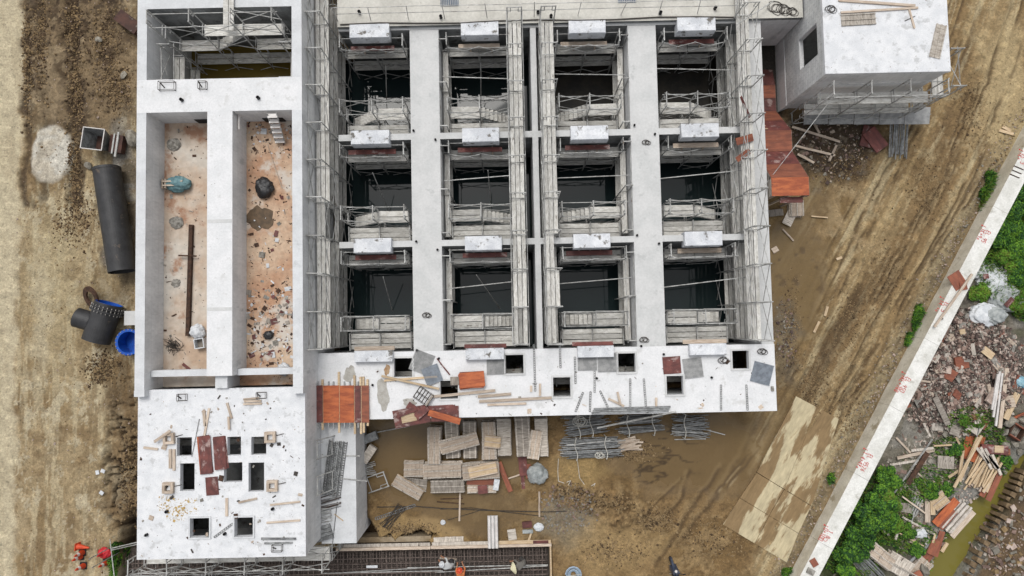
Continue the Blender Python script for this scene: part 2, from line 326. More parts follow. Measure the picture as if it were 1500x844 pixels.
    # collapsed edge above the rebar trench
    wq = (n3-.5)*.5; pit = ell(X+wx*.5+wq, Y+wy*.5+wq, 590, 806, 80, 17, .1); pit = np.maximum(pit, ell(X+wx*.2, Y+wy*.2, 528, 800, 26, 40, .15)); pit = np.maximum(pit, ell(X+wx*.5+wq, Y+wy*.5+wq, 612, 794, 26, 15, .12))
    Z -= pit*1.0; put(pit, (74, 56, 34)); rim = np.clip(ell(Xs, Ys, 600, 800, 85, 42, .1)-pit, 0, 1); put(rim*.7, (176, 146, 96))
    # ---- east: haul road between the basin and the parapet wall
    s = (X-WA.x)*WN.x+(Y-WA.y)*WN.y; t = (X-WA.x)*WD.x+(Y-WA.y)*WD.y
    sb = s-.012*np.clip(-t-4, 0, 40)**2
    east = sst(12.2, 13.2, X)*sst(-.2, .0, s)
    put(east, (150, 124, 84)); st1 = fbm(sb*1.5+2, t*.13, 7, 81, .66); st2 = fbm(sb*3.0, t*.22, 7, 83, .66); st3 = fbm(sb*.6+5, t*.06, 3, 87)
    road = east*sst(9.5, 7.5, s+0*X) if False else east*(1-sst(7.5, 9.5, s+(n1-.5)*3))
    put(road*sst(.50, .56, st1)*.8, (174, 150, 108)); put(road*sst(.53, .58, st2)*.7, (124, 100, 68)); put(road*sst(.555, .60, st2*.5+st1*.5)*.85, (198, 180, 140)); put(road*sst(.55, .68, st3)*.5, (132, 106, 70))
    put(road*sst(.60, .64, fbm(X*2, Y*2, 6, 91, .7))*.55, (190, 170, 130))
    Z -= road*(st2-.5)*.3
    for ss, dep, wd in ((1.6, .10, .14), (2.5, .08, .12), (4.0, .10, .16), (5.1, .07, .12), (6.4, .09, .16)):
        m = road*np.exp(-((sb-ss+(st3-.5)*2.2+(n2-.5)*.25)/wd)**2)*sst(.32, .6, fbm(t*.22+ss*3, sb*.2, 3, 93)); Z -= m*dep; put(m*.8, (88, 68, 44))
        m = road*np.exp(-((sb-ss-.28+(st3-.5)*2.2+(n2-.5)*.25)/.1)**2)*.6; Z += m*dep*.6; put(m*.6, (190, 166, 120))
    verge = np.exp(-((s-.45)/.45)**2)*east; put(verge*.7, (150, 136, 106)); put(verge*sst(.5, .62, n3)*.6, (108, 94, 72))
    topR = ell(Xw, Yw, 1475, 130, 40, 110, .5); put(topR*.8, (192, 170, 126))

    # wheel ruts pressed into the haul road
    for pts in ([(1462, 40), (1440, 120), (1390, 230), (1310, 400), (1215, 540), (1150, 640), (1090, 720)], [(1490, 60), (1465, 150), (1420, 260), (1350, 390), (1260, 520), (1190, 640), (1120, 740)], [(1420, 130), (1375, 260), (1280, 430), (1170, 600)],
                [(1400, 60), (1340, 180), (1250, 370), (1180, 520), (1110, 650), (1050, 720)], [(1228, 350), (1192, 430), (1181, 490), (1150, 560)], [(1440, 250), (1360, 380), (1290, 500), (1230, 600)], [(1330, 470), (1280, 540), (1240, 590), (1215, 650)]):
        for off in (0, 7):
            pp_ = [(a_+off, b_+off*.4) for a_, b_ in pts]
            gate = sst(.42, .58, fbm(X*.5+off, Y*.5, 3, 131+off))
            m = seg(X+wx*.16+(n3-.5)*.12, Y+wy*.16, pp_, 2.0, .8)*gate; Z -= m*.06; put(m*.8, (96, 76, 50))
            m = seg(X+wx*.10-.12, Y+wy*.10, pp_, 1.3, .9)*gate*sst(.4, .6, n2); Z += m*.02; put(m*.5, (184, 162, 122))
    p2 = np.maximum(ell(Xw, Yw, 1165, 400, 50, 100, .4), ell(Xw, Yw, 1185, 300, 46, 40, .5)*.7); p2 = np.maximum(p2, ell(Xw, Yw, 1120, 620, 50, 60, .5)*.6)
    put(p2*.92, (122, 98, 56)); put(p2*sst(.5, .62, n1)*.6, (104, 80, 46)); wet = np.maximum(wet, p2*.7); Z = Z*(1-p2*.7)
    fp = ell(Xw, Yw, 1170, 400, 40, 60, .5)*sst(.66, .74, fbm(X*2.2, Y*2.2, 2, 95)); Z -= fp*.06; put(fp*.6, (80, 60, 36))
    gv = np.maximum(ell(Xw, Yw, 1148, 470, 20, 30, .5), ell(Xw, Yw, 1150, 530, 14, 40, .5)*.8); put(gv*.8, (104, 94, 78)); Z += gv*(n3-.5)*.22
    dk = ell(Xw, Yw, 1215, 205, 75, 62, .35)*sst(12.5, 13, X); put(dk*.92, (66, 54, 42)); put(dk*sst(.62, .7, fbm(X*3.3, Y*3.3, 3, 97))*.7, (140, 128, 110)); Z += dk*(n3-.5)*.14
    put(ell(Xw, Yw, 1250, 330, 40, 60, .5)*sst(.45, .6, n2)*.6, (184, 160, 120))
    # ---- beyond the wall: rough ground, creek, far bank
    bey = 1-sst(-WALL_W-.25, -WALL_W-.05, s); bey = bey*sst(5, 6, X)
    put(bey, (132, 126, 112)); put(bey*sst(.45, .6, n2)*.8, (104, 98, 86)); put(bey*sst(.52, .66, n4)*.6, (158, 154, 146)); put(bey*sst(.56, .68, fbm(X*.9, Y*.9, 4, 99))*.7, (84, 92, 50))
    Z = np.where(bey > .01, Z*(1-bey)+bey*(-.25+(n2-.5)*.35+(n3-.5)*.12), Z)
    gr = np.maximum(ell(Xw, Yw, 1480, 350, 60, 90, .3), ell(Xw, Yw, 1250, 770, 75, 90, .35))*bey; put(gr*.9, (58, 72, 32))
    rub = ell(Xw, Yw, 1405, 540, 105, 92, .3)*bey; put(rub, (112, 104, 96)); put(rub*sst(.5, .6, n2), (78, 70, 64)); Z += rub*(.35+.9*(fbm(X*1.4, Y*1.4, 4, 103)-.5))
    bankR = np.zeros(X.shape); cps = [P(*p) for p in CREEK]
    cd = seg(X+wx*.15, Y+wy*.15, CREEK, 21, .3)
    # the far side of the creek
    a, b = P(1500, 700), P(1424, 850); nx, ny = (b.y-a.y), -(b.x-a.x); ll = math.hypot(nx, ny); nx /= ll; ny /= ll
    if nx < 0: nx, ny = -nx, -ny
    fd = (X-a.x)*nx+(Y-a.y)*ny; bankR = sst(.0, .25, fd)*bey*(1-sst(P(0, 640).y, P(0, 600).y, Y))
    put(bankR, (110, 90, 66)); put(bankR*sst(.5, .62, n2)*.8, (82, 68, 52)); Z = Z*(1-bankR)+bankR*(.05+(n3-.5)*.15)
    rkb = (seg(X, Y, CREEK, 46, .3)-cd)*(1-bankR)*bey; put(np.clip(rkb, 0, 1)*.85, (140, 138, 132))
    Z -= cd*1.15*(1-bankR); put(cd*(1-bankR), (110, 104, 60))
    fl = np.clip(wet*1.2, 0, .95)*(1-bey); Z = np.where(Z > -.12, Z*(1-fl), Z)
    # ---- excavations under the structures
    inn = np.maximum(rect_in(X, Y, -9.6, 12.6, -3.3, 15.2), rect_in(X, Y, -17.2, -9.9, 11.0, 15.7))
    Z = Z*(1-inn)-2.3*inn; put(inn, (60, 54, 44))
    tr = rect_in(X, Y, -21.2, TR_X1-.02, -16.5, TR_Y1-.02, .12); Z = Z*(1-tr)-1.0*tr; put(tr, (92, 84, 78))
    under = rect_in(X, Y, -17.5, -8.0, -10.7, 10, .1); Z = np.minimum(Z, np.where(under > .5, -.15, 9))
    gap = rect_in(X, Y, 12.9, 15.05, 11.2, 15.3, .3); put(gap, (70, 66, 60)); Z = Z*(1-gap)-.6*gap
    far = np.maximum(np.abs(X)-32, np.abs(Y)-20); fz = 1-sst(0, 12, far); Z = Z*fz
    lum = Cc.mean(-1, keepdims=True); Cc[...] = (Cc*.94+lum*.06)*.95
    return Z, np.clip(Cc, 0.003, .8), wet*fz
TR_X1 = P(806, 830, .25).x; TR_Y1 = P(600, 806, .25).y
def axis(lo, hi, st, far):
    a = list(np.arange(lo, hi+st/2, st)); d = st; x = a[-1]; up = []
    while x < far: d *= 1.35; x += d; up.append(x)
    d = st; x = a[0]; dn = []
    while x > -far: d *= 1.35; x -= d; dn.append(x)
    return np.array(dn[::-1]+a+up)
gx, gy = axis(-29.5, 29.5, .075, 700), axis(-16.2, 18.2, .075, 700)
GX, GY = np.meshgrid(gx, gy)
GZ, GC, GW = ground_fields(GX, GY)
ny_, nx_ = GX.shape
me = bpy.data.meshes.new('ground')
me.vertices.add(nx_*ny_); me.vertices.foreach_set('co', np.stack([GX, GY, GZ], -1).astype(np.float32).ravel())
ii = (np.arange(ny_-1)[:, None]*nx_+np.arange(nx_-1)[None]).ravel()
q = np.stack([ii, ii+1, ii+1+nx_, ii+nx_], -1).astype(np.int32)
me.loops.add(q.size); me.loops.foreach_set('vertex_index', q.ravel())
me.polygons.add(len(q)); me.polygons.foreach_set('loop_start', np.arange(0, q.size, 4, dtype=np.int32)); me.polygons.foreach_set('loop_total', np.full(len(q), 4, dtype=np.int32))
me.polygons.foreach_set('use_smooth', np.ones(len(q), dtype=bool))
me.update(calc_edges=True)
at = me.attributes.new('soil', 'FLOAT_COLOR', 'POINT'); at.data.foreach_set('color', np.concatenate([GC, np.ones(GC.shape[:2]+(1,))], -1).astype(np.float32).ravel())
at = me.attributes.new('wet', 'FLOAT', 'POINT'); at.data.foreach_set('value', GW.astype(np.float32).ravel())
def ground_z(x, y):
    i = int(np.clip(np.searchsorted(gx, x)-1, 0, nx_-2)); j = int(np.clip(np.searchsorted(gy, y)-1, 0, ny_-2))
    return float(GZ[j:j+2, i:i+2].max())
def ground_mat():
    m = bpy.data.materials.new('site_soil'); m.use_nodes = True; N, L = m.node_tree.nodes, m.node_tree.links; b = N['Principled BSDF']
    a = N.new('ShaderNodeAttribute'); a.attribute_name = 'soil'; wv = N.new('ShaderNodeAttribute'); wv.attribute_name = 'wet'
    tc = N.new('ShaderNodeTexCoord')
    def noise(sc, det, ro=.65):
        n = N.new('ShaderNodeTexNoise'); n.inputs['Scale'].default_value = sc; n.inputs['Detail'].default_value = det; n.inputs['Roughness'].default_value = ro
        L.new(tc.outputs['Object'], n.inputs['Vector']); return n.outputs[0]
    def rng(src, a0, a1, b0, b1):
        r = N.new('ShaderNodeMapRange'); L.new(src, r.inputs[0])
        for i, v in enumerate((a0, a1, b0, b1)): r.inputs[i+1].default_value = v
        return r.outputs[0]
    def scale(v, f):
        x = N.new('ShaderNodeVectorMath'); x.operation = 'SCALE'; L.new(v, x.inputs[0]); L.new(f, x.inputs['Scale']); return x.outputs[0]
    c = scale(a.outputs['Color'], rng(noise(1.7, 9, .72), .3, .7, .76, 1.22)); c = scale(c, rng(noise(9, 7, .75), .3, .7, .66, 1.32)); c = scale(c, rng(noise(34, 3), .3, .7, .78, 1.2))
    def band(src, lo, hi, to): return rng(src, lo, hi, 1.0, to)
    b1 = noise(2.3, 12, .72); c = scale(c, band(b1, .54, .575, 1.22)); b2 = noise(3.1, 12, .75); c = scale(c, band(b2, .555, .59, .72))
    mx = N.new('ShaderNodeMix'); mx.data_type = 'RGBA'; L.new(rng(noise(14, 2), .70, .74, 0, .6), mx.inputs[0]); L.new(c, mx.inputs[6]); mx.inputs[7].default_value = (*S(196, 184, 160), 1)
    mw = N.new('ShaderNodeMix'); mw.data_type = 'RGBA'; L.new(rng(wv.outputs['Fac'], 0, .8, 0, .88), mw.inputs[0]); L.new(mx.outputs[2], mw.inputs[6]); L.new(a.outputs['Color'], mw.inputs[7])
    L.new(mw.outputs[2], b.inputs['Base Color'])
    L.new(rng(wv.outputs['Fac'], .25, .85, .95, .16), b.inputs['Roughness']); b.inputs['Specular IOR Level'].default_value = .35
    bp = N.new('ShaderNodeBump'); bp.inputs['Distance'].default_value = .06; L.new(rng(wv.outputs['Fac'], 0, .8, .8, .06), bp.inputs['Strength']); L.new(noise(7, 8, .7), bp.inputs['Height']); L.new(bp.outputs[0], b.inputs['Normal'])
    return m
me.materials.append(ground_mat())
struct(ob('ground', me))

# ------------------------------------------------------------------ concrete structures
SL, TK, SWZ, SH, CH, NEZ, ND = 3.0, 5.4, 5.0, 2.4, 3.7, 5.3, 3.25
FLOOR = -1.75
def rect_px(x0, y0, x1, y1, z):
    a, b = P(x0, y0, z), P(x1, y1, z); return min(a.x, b.x), max(a.x, b.x), min(a.y, b.y), max(a.y, b.y)
def holed_slab(x0, x1, y0, y1, z0, z1, holes):
    xs = sorted({x0, x1, *[h[0] for h in holes], *[h[1] for h in holes]}); ys = sorted({y0, y1, *[h[2] for h in holes], *[h[3] for h in holes]})
    mb = MB(); idx = {}
    def solid(i, j):
        if i < 0 or j < 0 or i >= len(xs)-1 or j >= len(ys)-1: return False
        cx, cy = (xs[i]+xs[i+1])/2, (ys[j]+ys[j+1])/2
        return not any(h[0] < cx < h[1] and h[2] < cy < h[3] for h in holes)
    def V(i, j, k):
        if (i, j, k) not in idx: idx[(i, j, k)] = len(mb.v); mb.v.append((xs[i], ys[j], z1 if k else z0))
        return idx[(i, j, k)]
    for i in range(len(xs)-1):
        for j in range(len(ys)-1):
            if not solid(i, j): continue
            F = [(V(i, j, 1), V(i+1, j, 1), V(i+1, j+1, 1), V(i, j+1, 1)), (V(i, j+1, 0), V(i+1, j+1, 0), V(i+1, j, 0), V(i, j, 0))]
            if not solid(i-1, j): F.append((V(i, j+1, 0), V(i, j, 0), V(i, j, 1), V(i, j+1, 1)))
            if not solid(i+1, j): F.append((V(i+1, j, 0), V(i+1, j+1, 0), V(i+1, j+1, 1), V(i+1, j, 1)))
            if not solid(i, j-1): F.append((V(i, j, 0), V(i+1, j, 0), V(i+1, j, 1), V(i, j, 1)))
            if not solid(i, j+1): F.append((V(i+1, j+1, 0), V(i, j+1, 0), V(i, j+1, 1), V(i+1, j+1, 1)))
            mb.f += F; mb.m += [0]*len(F)
    return mb
def part(name, m, parent, *b): return MB().box(*b).build(name, m, parent)
def capped(name, parent, x0, x1, y0, y1, z0, z1, side, cap):
    """a wall whose top face has a weathered cap: one mesh, two materials"""
    mb = MB().box(x0, x1, y0, y1, z0, z1); mb.m[1] = 1
    return mb.build(name, [side, cap], parent)

# --- the big basin with twelve bays
BAYX = [(-9.66, -4.94), (-3.47, 1.19), (1.48, 6.15), (7.58, 12.33)]
ROWY = [(9.72, 15.05), (4.28, 9.40), (-1.25, 3.97)]
basin = thing('settling_basin', 'large grey concrete basin with twelve open bays and a white front slab', 'basin', (0, 0, 0))
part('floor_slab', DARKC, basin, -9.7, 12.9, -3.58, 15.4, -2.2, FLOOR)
YS, YN = -1.25, 15.05
for (a, b) in ((-4.94, -3.47), (6.15, 7.58)): capped('channel_wall', basin, a, b, YS, YN, FLOOR, SL, WALLC, CONC)
capped('partition_wall', basin, 1.19, 1.48, YS, YN, FLOOR, SL, WALLC, CONC)
capped('east_wall', basin, 12.33, 12.93, YS, 19, -2.2, SL, WALLC, CONC)
for y0, y1 in ((9.40, 9.72), (3.97, 4.28)):
    for x0, x1 in ((-8.6, -4.94), (-3.47, 1.19), (1.48, 6.15), (7.58, 12.33)):
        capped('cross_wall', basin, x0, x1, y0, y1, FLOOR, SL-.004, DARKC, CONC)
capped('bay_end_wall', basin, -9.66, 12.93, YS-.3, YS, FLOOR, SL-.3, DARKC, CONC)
fh = [rect_px(*h, SL) for h in ((577, 525, 604, 552), (645, 558, 671, 584), (740, 520, 767, 547), (810, 553, 836, 581), (905, 518, 931, 545), (976, 551, 1001, 578), (1072, 514, 1097, 540))]
holed_slab(-9.70, 12.96, -4.55, YS, SL-.3, SL, fh).build('front_slab', WHITE, basin)
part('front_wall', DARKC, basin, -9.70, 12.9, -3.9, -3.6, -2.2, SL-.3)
# raised rims round the access holes
for h in fh:
    r = MB()
    for (x0, x1, y0, y1) in ((h[0]-.09, h[1]+.09, h[2]-.09, h[2]), (h[0]-.09, h[1]+.09, h[3], h[3]+.09), (h[0]-.09, h[0], h[2], h[3]), (h[1], h[1]+.09, h[2], h[3])):
        r.box(x0, x1, y0, y1, SL+.002, SL+.05)
    r.build('hatch_rim', CONC, basin)
# north deck and the wall below it
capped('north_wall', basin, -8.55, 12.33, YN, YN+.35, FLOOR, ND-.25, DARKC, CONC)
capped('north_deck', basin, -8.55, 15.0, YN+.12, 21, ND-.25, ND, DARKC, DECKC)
capped('deck_edge_beam', basin, -8.55, 12.93, YN, YN+.12, ND-.25, SL+.03, CONC, CONC)
for x0, x1 in ((-9.66, -8.55),): part('bay_back_wall', DARKC, basin, x0, x1, 19.0, 19.3, FLOOR, SL)
part('retaining_wall', WALLC, basin, 12.93, 15.0, 15.2, 15.5, -.3, ND-.25)
# concrete gate blocks standing on the cross walls
cols_px = [[(512, 570), (514, 570), (518, 573), (519, 575)], [(675, 730), (677, 731), (681, 735), (682, 738)], [(833, 887), (836, 891), (840, 894), (846, 899)], [(992, 1048), (998, 1053), (1003, 1058), (1010, 1064)]]
corb_y = [(14.55, 15.28), (9.12, 9.84), (3.68, 4.40), (-1.72, -1.16)]
row_y = [(45,), (202,), (361,), (517,)]
for bi in range(4):
    for ri in range(4):
        a, b = cols_px[bi][ri]; yy = (corb_y[ri][0]+corb_y[ri][1])/2
        x0 = P(a, row_y[ri][0]-bi*4, 3.3).x; x1 = P(b, row_y[ri][0]-bi*4, 3.3).x
        y0, y1 = corb_y[ri]
        mb = MB().box(x0, x1, y0, y1, SL-.35 if ri < 3 else SL+.003, SL+.3)
        # sloping weathered top with a lip
        mb.box(x0+.02, x1-.02, y0+.02, y0+.24, SL+.302, SL+.36)
        g = mb.build('gate_block', CORB, basin)
        if ri < 3:
            MB().cbox(((x0+x1)/2+U(-.1, .1), y0-.14, 2.35), (x1-x0+U(.2, .6), .24, .05)).build('formwork_board', random.choice([REDP, TIMB, REDP]), basin)
            for k in (-.55, .55): MB().cbox(((x0+x1)/2+k, y0-.10, 1.95), (.07, .07, .75), Euler((R(-14), 0, 0)).to_matrix()).build('prop', TIMB, basin)
        else:
            MB().cbox(((x0+x1)/2+U(-.1, .1), y1+.10, 2.75), (x1-x0+U(.1, .4), .2, .05)).build('formwork_board', random.choice([REDP, TIMB, TIMB]), basin)
# small vent stubs along the channel tops
def stub(parent, px, py, z, r=.055, h=.12):
    p = P(px, py, z)
    MB().lathe([(r, 0), (r, h), (r*.72, h), (r*.72, h-.10), (0.001, h-.10)], 10).build('pipe_stub', BLACK, parent, (p.x, p.y, z+.002))
for q in ((606, 192), (638, 205), (610, 354), (641, 366), (611, 513), (643, 525), (929, 184), (959, 197), (933, 345), (965, 357), (939, 507), (972, 519), (546, 564), (874, 554), (1042, 553)): stub(basin, *q, SL)
for q in ((788, 19), (527, 19), (646, 26), (807, 25), (967, 20), (1047, 13)): stub(basin, *q, ND, .08, .2)
# deck drain gratings
for (a, b_, c, d) in ((645, -4, 672, 9), (905, -8, 932, 4)):
    x0, x1, y0, y1 = rect_px(a, b_, c, d, ND); g = MB().box(x0, x1, y0, y1, ND+.004, ND+.012, 1)
    n = 10
    for i in range(n): xx = x0+(i+.5)*(x1-x0)/n; g.box(xx-.018, xx+.018, y0, y1, ND+.012, ND+.05, 0)
    g.build('drain_grating', [STEELG, DULLBLUE], basin)
# water standing in the bays; two of them are drained to mud
MUDD = mat('drained_mud', S(60, 54, 44), S(36, 34, 30), scale=1.3, rough=.6, rnd=0, bump=.5)
for r_, (y0, y1) in enumerate(ROWY):
    for c_, (x0, x1) in enumerate(BAYX):
        if r_ == 0 and c_ >= 2: struct(part('mud', MUDD, None, x0, x1, y0, y1, FLOOR+.02, -1.3))
        else: struct(part('water', WATER, None, x0, x1, y0, y1, FLOOR+.02, -1.25))

# --- the raised channel tank on the west side
tank = thing('channel_tank', 'raised pale concrete tank with two long open channels and a scaffolded pit', 'tank', (0, 0, 0))
capped('west_wall', tank, -17.47, -17.02, -2.7, 10.28, -.2, TK, WALLC, CAPC)
capped('west_wall', tank, -17.47, -17.02, 11.85, 19, -2.2, TK, WALLC, CAPC)
capped('east_wall', tank, -10.17, -9.70, -2.7, 10.28, -2.2, TK, WALLC, CAPC)
capped('east_wall', tank, -10.17, -9.70, 11.85, 19, -2.2, TK, WALLC, CAPC)
capped('middle_wall', tank, -14.15, -12.97, -2.1, 10.28, CH, TK-.003, WALLC, WHITE)
capped('cross_deck', tank, -17.47, -9.70, 10.28, 11.85, -2.2, TK, WALLC, WHITE)
capped('north_wall', tank, -17.02, -10.17, 15.27, 15.9, -2.2, TK, DARKC, CAPC)
CHF1 = mat('channel_floor_pale', S(222, 214, 202), S(204, 178, 154), scale=.38, rough=.9, rnd=0, stain=S(176, 136, 110), stain_scale=.45, stain_t=.56, bump=.15, speck=S(96, 78, 64), speck_t=.68, speck_scale=5, fine=.12)
CHF2 = mat('channel_floor_rusty', S(216, 190, 164), S(192, 150, 120), scale=.6, rough=.9, rnd=0, stain=S(218, 208, 196), stain_scale=.5, stain_t=.53, bump=.2, speck=S(80, 58, 44), speck_t=.64, speck_scale=5, fine=.16)
part('channel_floor', CHF1, tank, -17.02, -13.5, -2.7, 10.28, -.2, CH)
part('channel_floor', CHF2, tank, -13.5, -10.17, -2.7, 10.28, -.2, CH)
part('pit_floor', DARKC, tank, -17.02, -10.17, 11.85, 15.27, -2.2, FLOOR)
struct(part('water', BWATER, None, -17.02, -10.17, 11.85, 15.27, FLOOR+.02, .9))
for a, b in ((-17.0, -14.17), (-12.95, -10.18)):
    part('weir_beam', CAPC, tank, a, b, -2.12, -1.82, CH+.6, CH+1.15)
part('end_pier', CAPC, tank, -13.86, -13.3, -2.69, -2.1, CH, TK-.25)
for a in (-17.47, -10.17): part('end_block', CAPC, tank, a-.02, a+.46, -2.98, -2.703, SWZ-.5, TK+.002)
for k in range(7):   # cast joints showing as raised strips on the wall caps
    y = -.6+k*1.55; part('cap_joint', CAPC, tank, -17.47, -17.03, y, y+.035, TK+.001, TK+.006)
    part('cap_joint', CAPC, tank, -10.16, -9.71, y+.4, y+.435, TK+.001, TK+.006)
for y in (.9, 5.0): part('cap_joint', CONC, tank, -14.13, -12.99, y, y+.16, TK, TK+.005)
for q in ((267, 147), (379, 144)): stub(tank, *q, TK, .08, .16)
# sleeves cut through the north ends of both channels
for x in (-15.3, -12.0): part('culvert_mouth', BLACK, tank, x, x+1.0, 10.24, 10.277, CH, CH+.55)
SMUDGE = mat('damp_patch', S(112, 90, 66), S(84, 68, 50), scale=3, rough=.6, rnd=0, bump=.1)
def blobpoly(px, py, rx, ry, z, n=28, j=.25):
    c = P(px, py, z); k = (CAM_H-z)/FOC; ph = [U(0, 6) for _ in range(3)]
    out = []
    for i in range(n):
        a = 2*math.pi*i/n; r = 1+j*(.6*math.sin(2*a+ph[0])+.4*math.sin(5*a+ph[1])+.25*math.sin(9*a+ph[2]))
        out.append((c.x+rx*k*r*math.cos(a), c.y+ry*k*r*math.sin(a)))
    return out
MB().prism(blobpoly(381, 320, 18, 20, CH), CH+.001, CH+.006).build('damp_patch', SMUDGE, tank)
MB().prism(blobpoly(353, 322, 6, 20, CH), CH+.001, CH+.006).build('damp_patch', SMUDGE, tank)

# --- the holed roof block south of the tank
roof = thing('valve_chamber', 'white concrete chamber roof pierced by eight square openings', 'building', (0, 0, 0))
sh_ = [rect_px(*h, SWZ) for h in ((259, 641, 281, 668), (333, 640, 353, 667), (368, 640, 390, 666), (264, 679, 285, 719), (328, 678, 355, 706), (364, 678, 387, 720), (279, 759, 307, 787), (344, 758, 371, 786))]
holed_slab(-17.52, -9.74, -10.46, -2.71, SWZ-.3, SWZ, sh_).build('roof_slab', ROOFW, roof)
part('west_wall', WALLC, roof, -17.40, -17.1, -10.40, -2.71, -1.2, SWZ-.3); part('east_wall', WALLC, roof, -10.05, -9.745, -10.40, -2.71, -1.2, SWZ-.3)
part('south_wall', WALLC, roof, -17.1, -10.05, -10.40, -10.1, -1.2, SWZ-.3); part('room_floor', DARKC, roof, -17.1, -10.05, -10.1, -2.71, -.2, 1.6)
for h in sh_[-2:]:
    r = MB()
    for (x0, x1, y0, y1) in ((h[0]-.07, h[1]+.07, h[2]-.07, h[2]), (h[0]-.07, h[1]+.07, h[3], h[3]+.07), (h[0]-.07, h[0], h[2], h[3]), (h[1], h[1]+.07, h[2], h[3])):
        r.box(x0, x1, y0, y1, SWZ+.002, SWZ+.06)
    r.build('hatch_rim', CAPC, roof)
for q in ((245, 749), (215.6, 783), (330, 781.5), (400, 745)): stub(roof, *q, SWZ, .07, .14)

# --- low shelf block beside it
shelf = thing('low_shelf_block', 'low pale concrete shelf between the holed roof and the muddy pool, loaded with steel', 'building', (0, 0, 0))
capped('block', shelf, -9.74, -8.0, -10.72, -3.92, -1.2, SH, WALLC, CAPC)

# --- the block house in the north-east
house = thing('block_house', 'flat roofed grey block house with a dark window, boards on its white roof', 'building', (0, 0, 0))
hx0, hx1, hy0, hy1 = 15.02, 20.95, 11.50, 20
holed_slab(hx0, hx1, hy0, hy1, NEZ-.2, NEZ, []).build('roof_slab', ROOFW, house)
wy0, wy1 = 12.75, 14.35
mbw = MB().box(hx0+.06, hx0+.3, hy0+.02, wy0, .6, NEZ-.2).box(hx0+.06, hx0+.3, wy1, hy1, .6, NEZ-.2).box(hx0+.06, hx0+.3, wy0, wy1, .6, 2.4).box(hx0+.06, hx0+.3, wy0, wy1, 4.5, NEZ-.2)
mbw.build('west_wall', BLOCKC, house)
part('base_beam', WALLC, house, hx0+.03, hx0+.32, hy0+.01, hy1, -1.2, .6)
part('south_wall', WALLC, house, hx0+.3, hx1-.06, hy0+.03, hy0+.28, -1.2, NEZ-.2)
part('east_wall', WALLC, house, hx1-.3, hx1-.06, hy0+.28, hy1, -1.2, NEZ-.2)
part('floor', DARKC, house, hx0+.3, hx1-.3, hy0+.28, hy1, .4, .6)
wf = MB(); x_ = hx0+.02
for (a, b, c, d) in ((wy0, wy1, 2.4, 2.43), (wy0, wy1, 4.47, 4.5), (wy0, wy0+.03, 2.43, 4.47), (wy1-.03, wy1, 2.43, 4.47)): wf.box(x_+.06, x_+.26, a, b, c, d)
wf.build('window_frame', WALLC, house)

# --- the parapet wall along the haul road
pw = thing('parapet_wall', 'long white concrete wall dividing the haul road from the overgrown dump', 'wall', (0, 0, 0))
WPAR = mat('parapet_top', S(246, 245, 240), S(226, 225, 218), scale=1.6, rough=.92, rnd=0, stain=S(196, 194, 184), stain_scale=1.4, stain_t=.6, bump=.15, speck=S(150, 140, 120), speck_t=.72, speck_scale=10)
WSID = mat('parapet_side', S(236, 229, 212), S(212, 203, 183), scale=1.2, rough=.95, rnd=0, stain=S(182, 170, 144), stain_scale=1.5, stain_t=.58, bump=.3)
tot0, tot1, nseg = -14.0, 26.0, 10
for k in range(nseg):
    t0 = tot0+(tot1-tot0)*k/nseg; t1 = tot0+(tot1-tot0)*(k+1)/nseg-.012
    a, b = WA+WD*t0, WA+WD*t1; bat = .03
    o = -WN*WALL_W
    L0 = [a+WN*bat, b+WN*bat, b+o, a+o]
    pts = [(p.x, p.y, -.7) for p in L0]+[(p.x, p.y, 1.0) for p in (a, b, b+o, a+o)]
    mb = MB().hexa(pts); mb.m = [0, 1, 0, 0, 0, 0]
    # make sure normals face out
    mb.build('wall_section', [WSID, WPAR], pw)

# ------------------------------------------------------------------ scaffolds
LIFT = 1.7; TR = .031
def frame_mesh(wd, h=LIFT, m=STEEL):
    k = ('frame', round(wd, 2), round(h, 2), m.name)
    if k not in _cache:
        mb = MB()
        for s in (-1, 1):
            mb.tube((0, s*wd/2, 0), (0, s*wd/2, h-.01), TR)
            if wd > .5: mb.tube((0, s*(wd/2-.16), h-.06), (0, s*(wd/2-.16), h-.5), TR*.7, 5); mb.tube((0, s*wd/2, h-.5), (0, s*(wd/2-.16), h-.5), TR*.7, 5)
        mb.tube((0, -wd/2, h-.06), (0, wd/2, h-.06), TR); mb.tube((0, -wd/2, .22), (0, wd/2, .22), TR*.8, 5)
        _cache[k] = mb.mesh('frame', m)
    return _cache[k]
def brace_mesh(L, h=LIFT, m=STEEL):
    k = ('brace', round(L, 2), round(h, 2), m.name)
    if k not in _cache:
        mb = MB(); mb.tube((0, 0, .3), (L, 0, h-.35), .02, 5); mb.tube((0, .03, h-.35), (L, .03, .3), .02, 5)
        _cache[k] = mb.mesh('cross_brace', m)
    return _cache[k]
def flight(parent, L, z0, z1, wd, x0, up=1):
    """a stair flight: stringers with each tread a piece of its own"""
    ang = math.atan2(z1-z0, L)
    mb = MB(); xa, xb = (x0, x0+L) if up > 0 else (x0+L, x0)
    for s in (-1, 1): mb.tube((xa, s*wd/2, z0), (xb, s*wd/2, z1), .03, 5)
    st = mb.build('stair_flight', STEEL, parent)
    n = 7; tm = board_mesh(.21, wd-.04, .03, PLANK, 'tread')
    for i in range(n):
        f = (i+.6)/n; ob('tread', tm, st, (xa+(xb-xa)*f, 0, z0+(z1-z0)*f+.03))
    return st
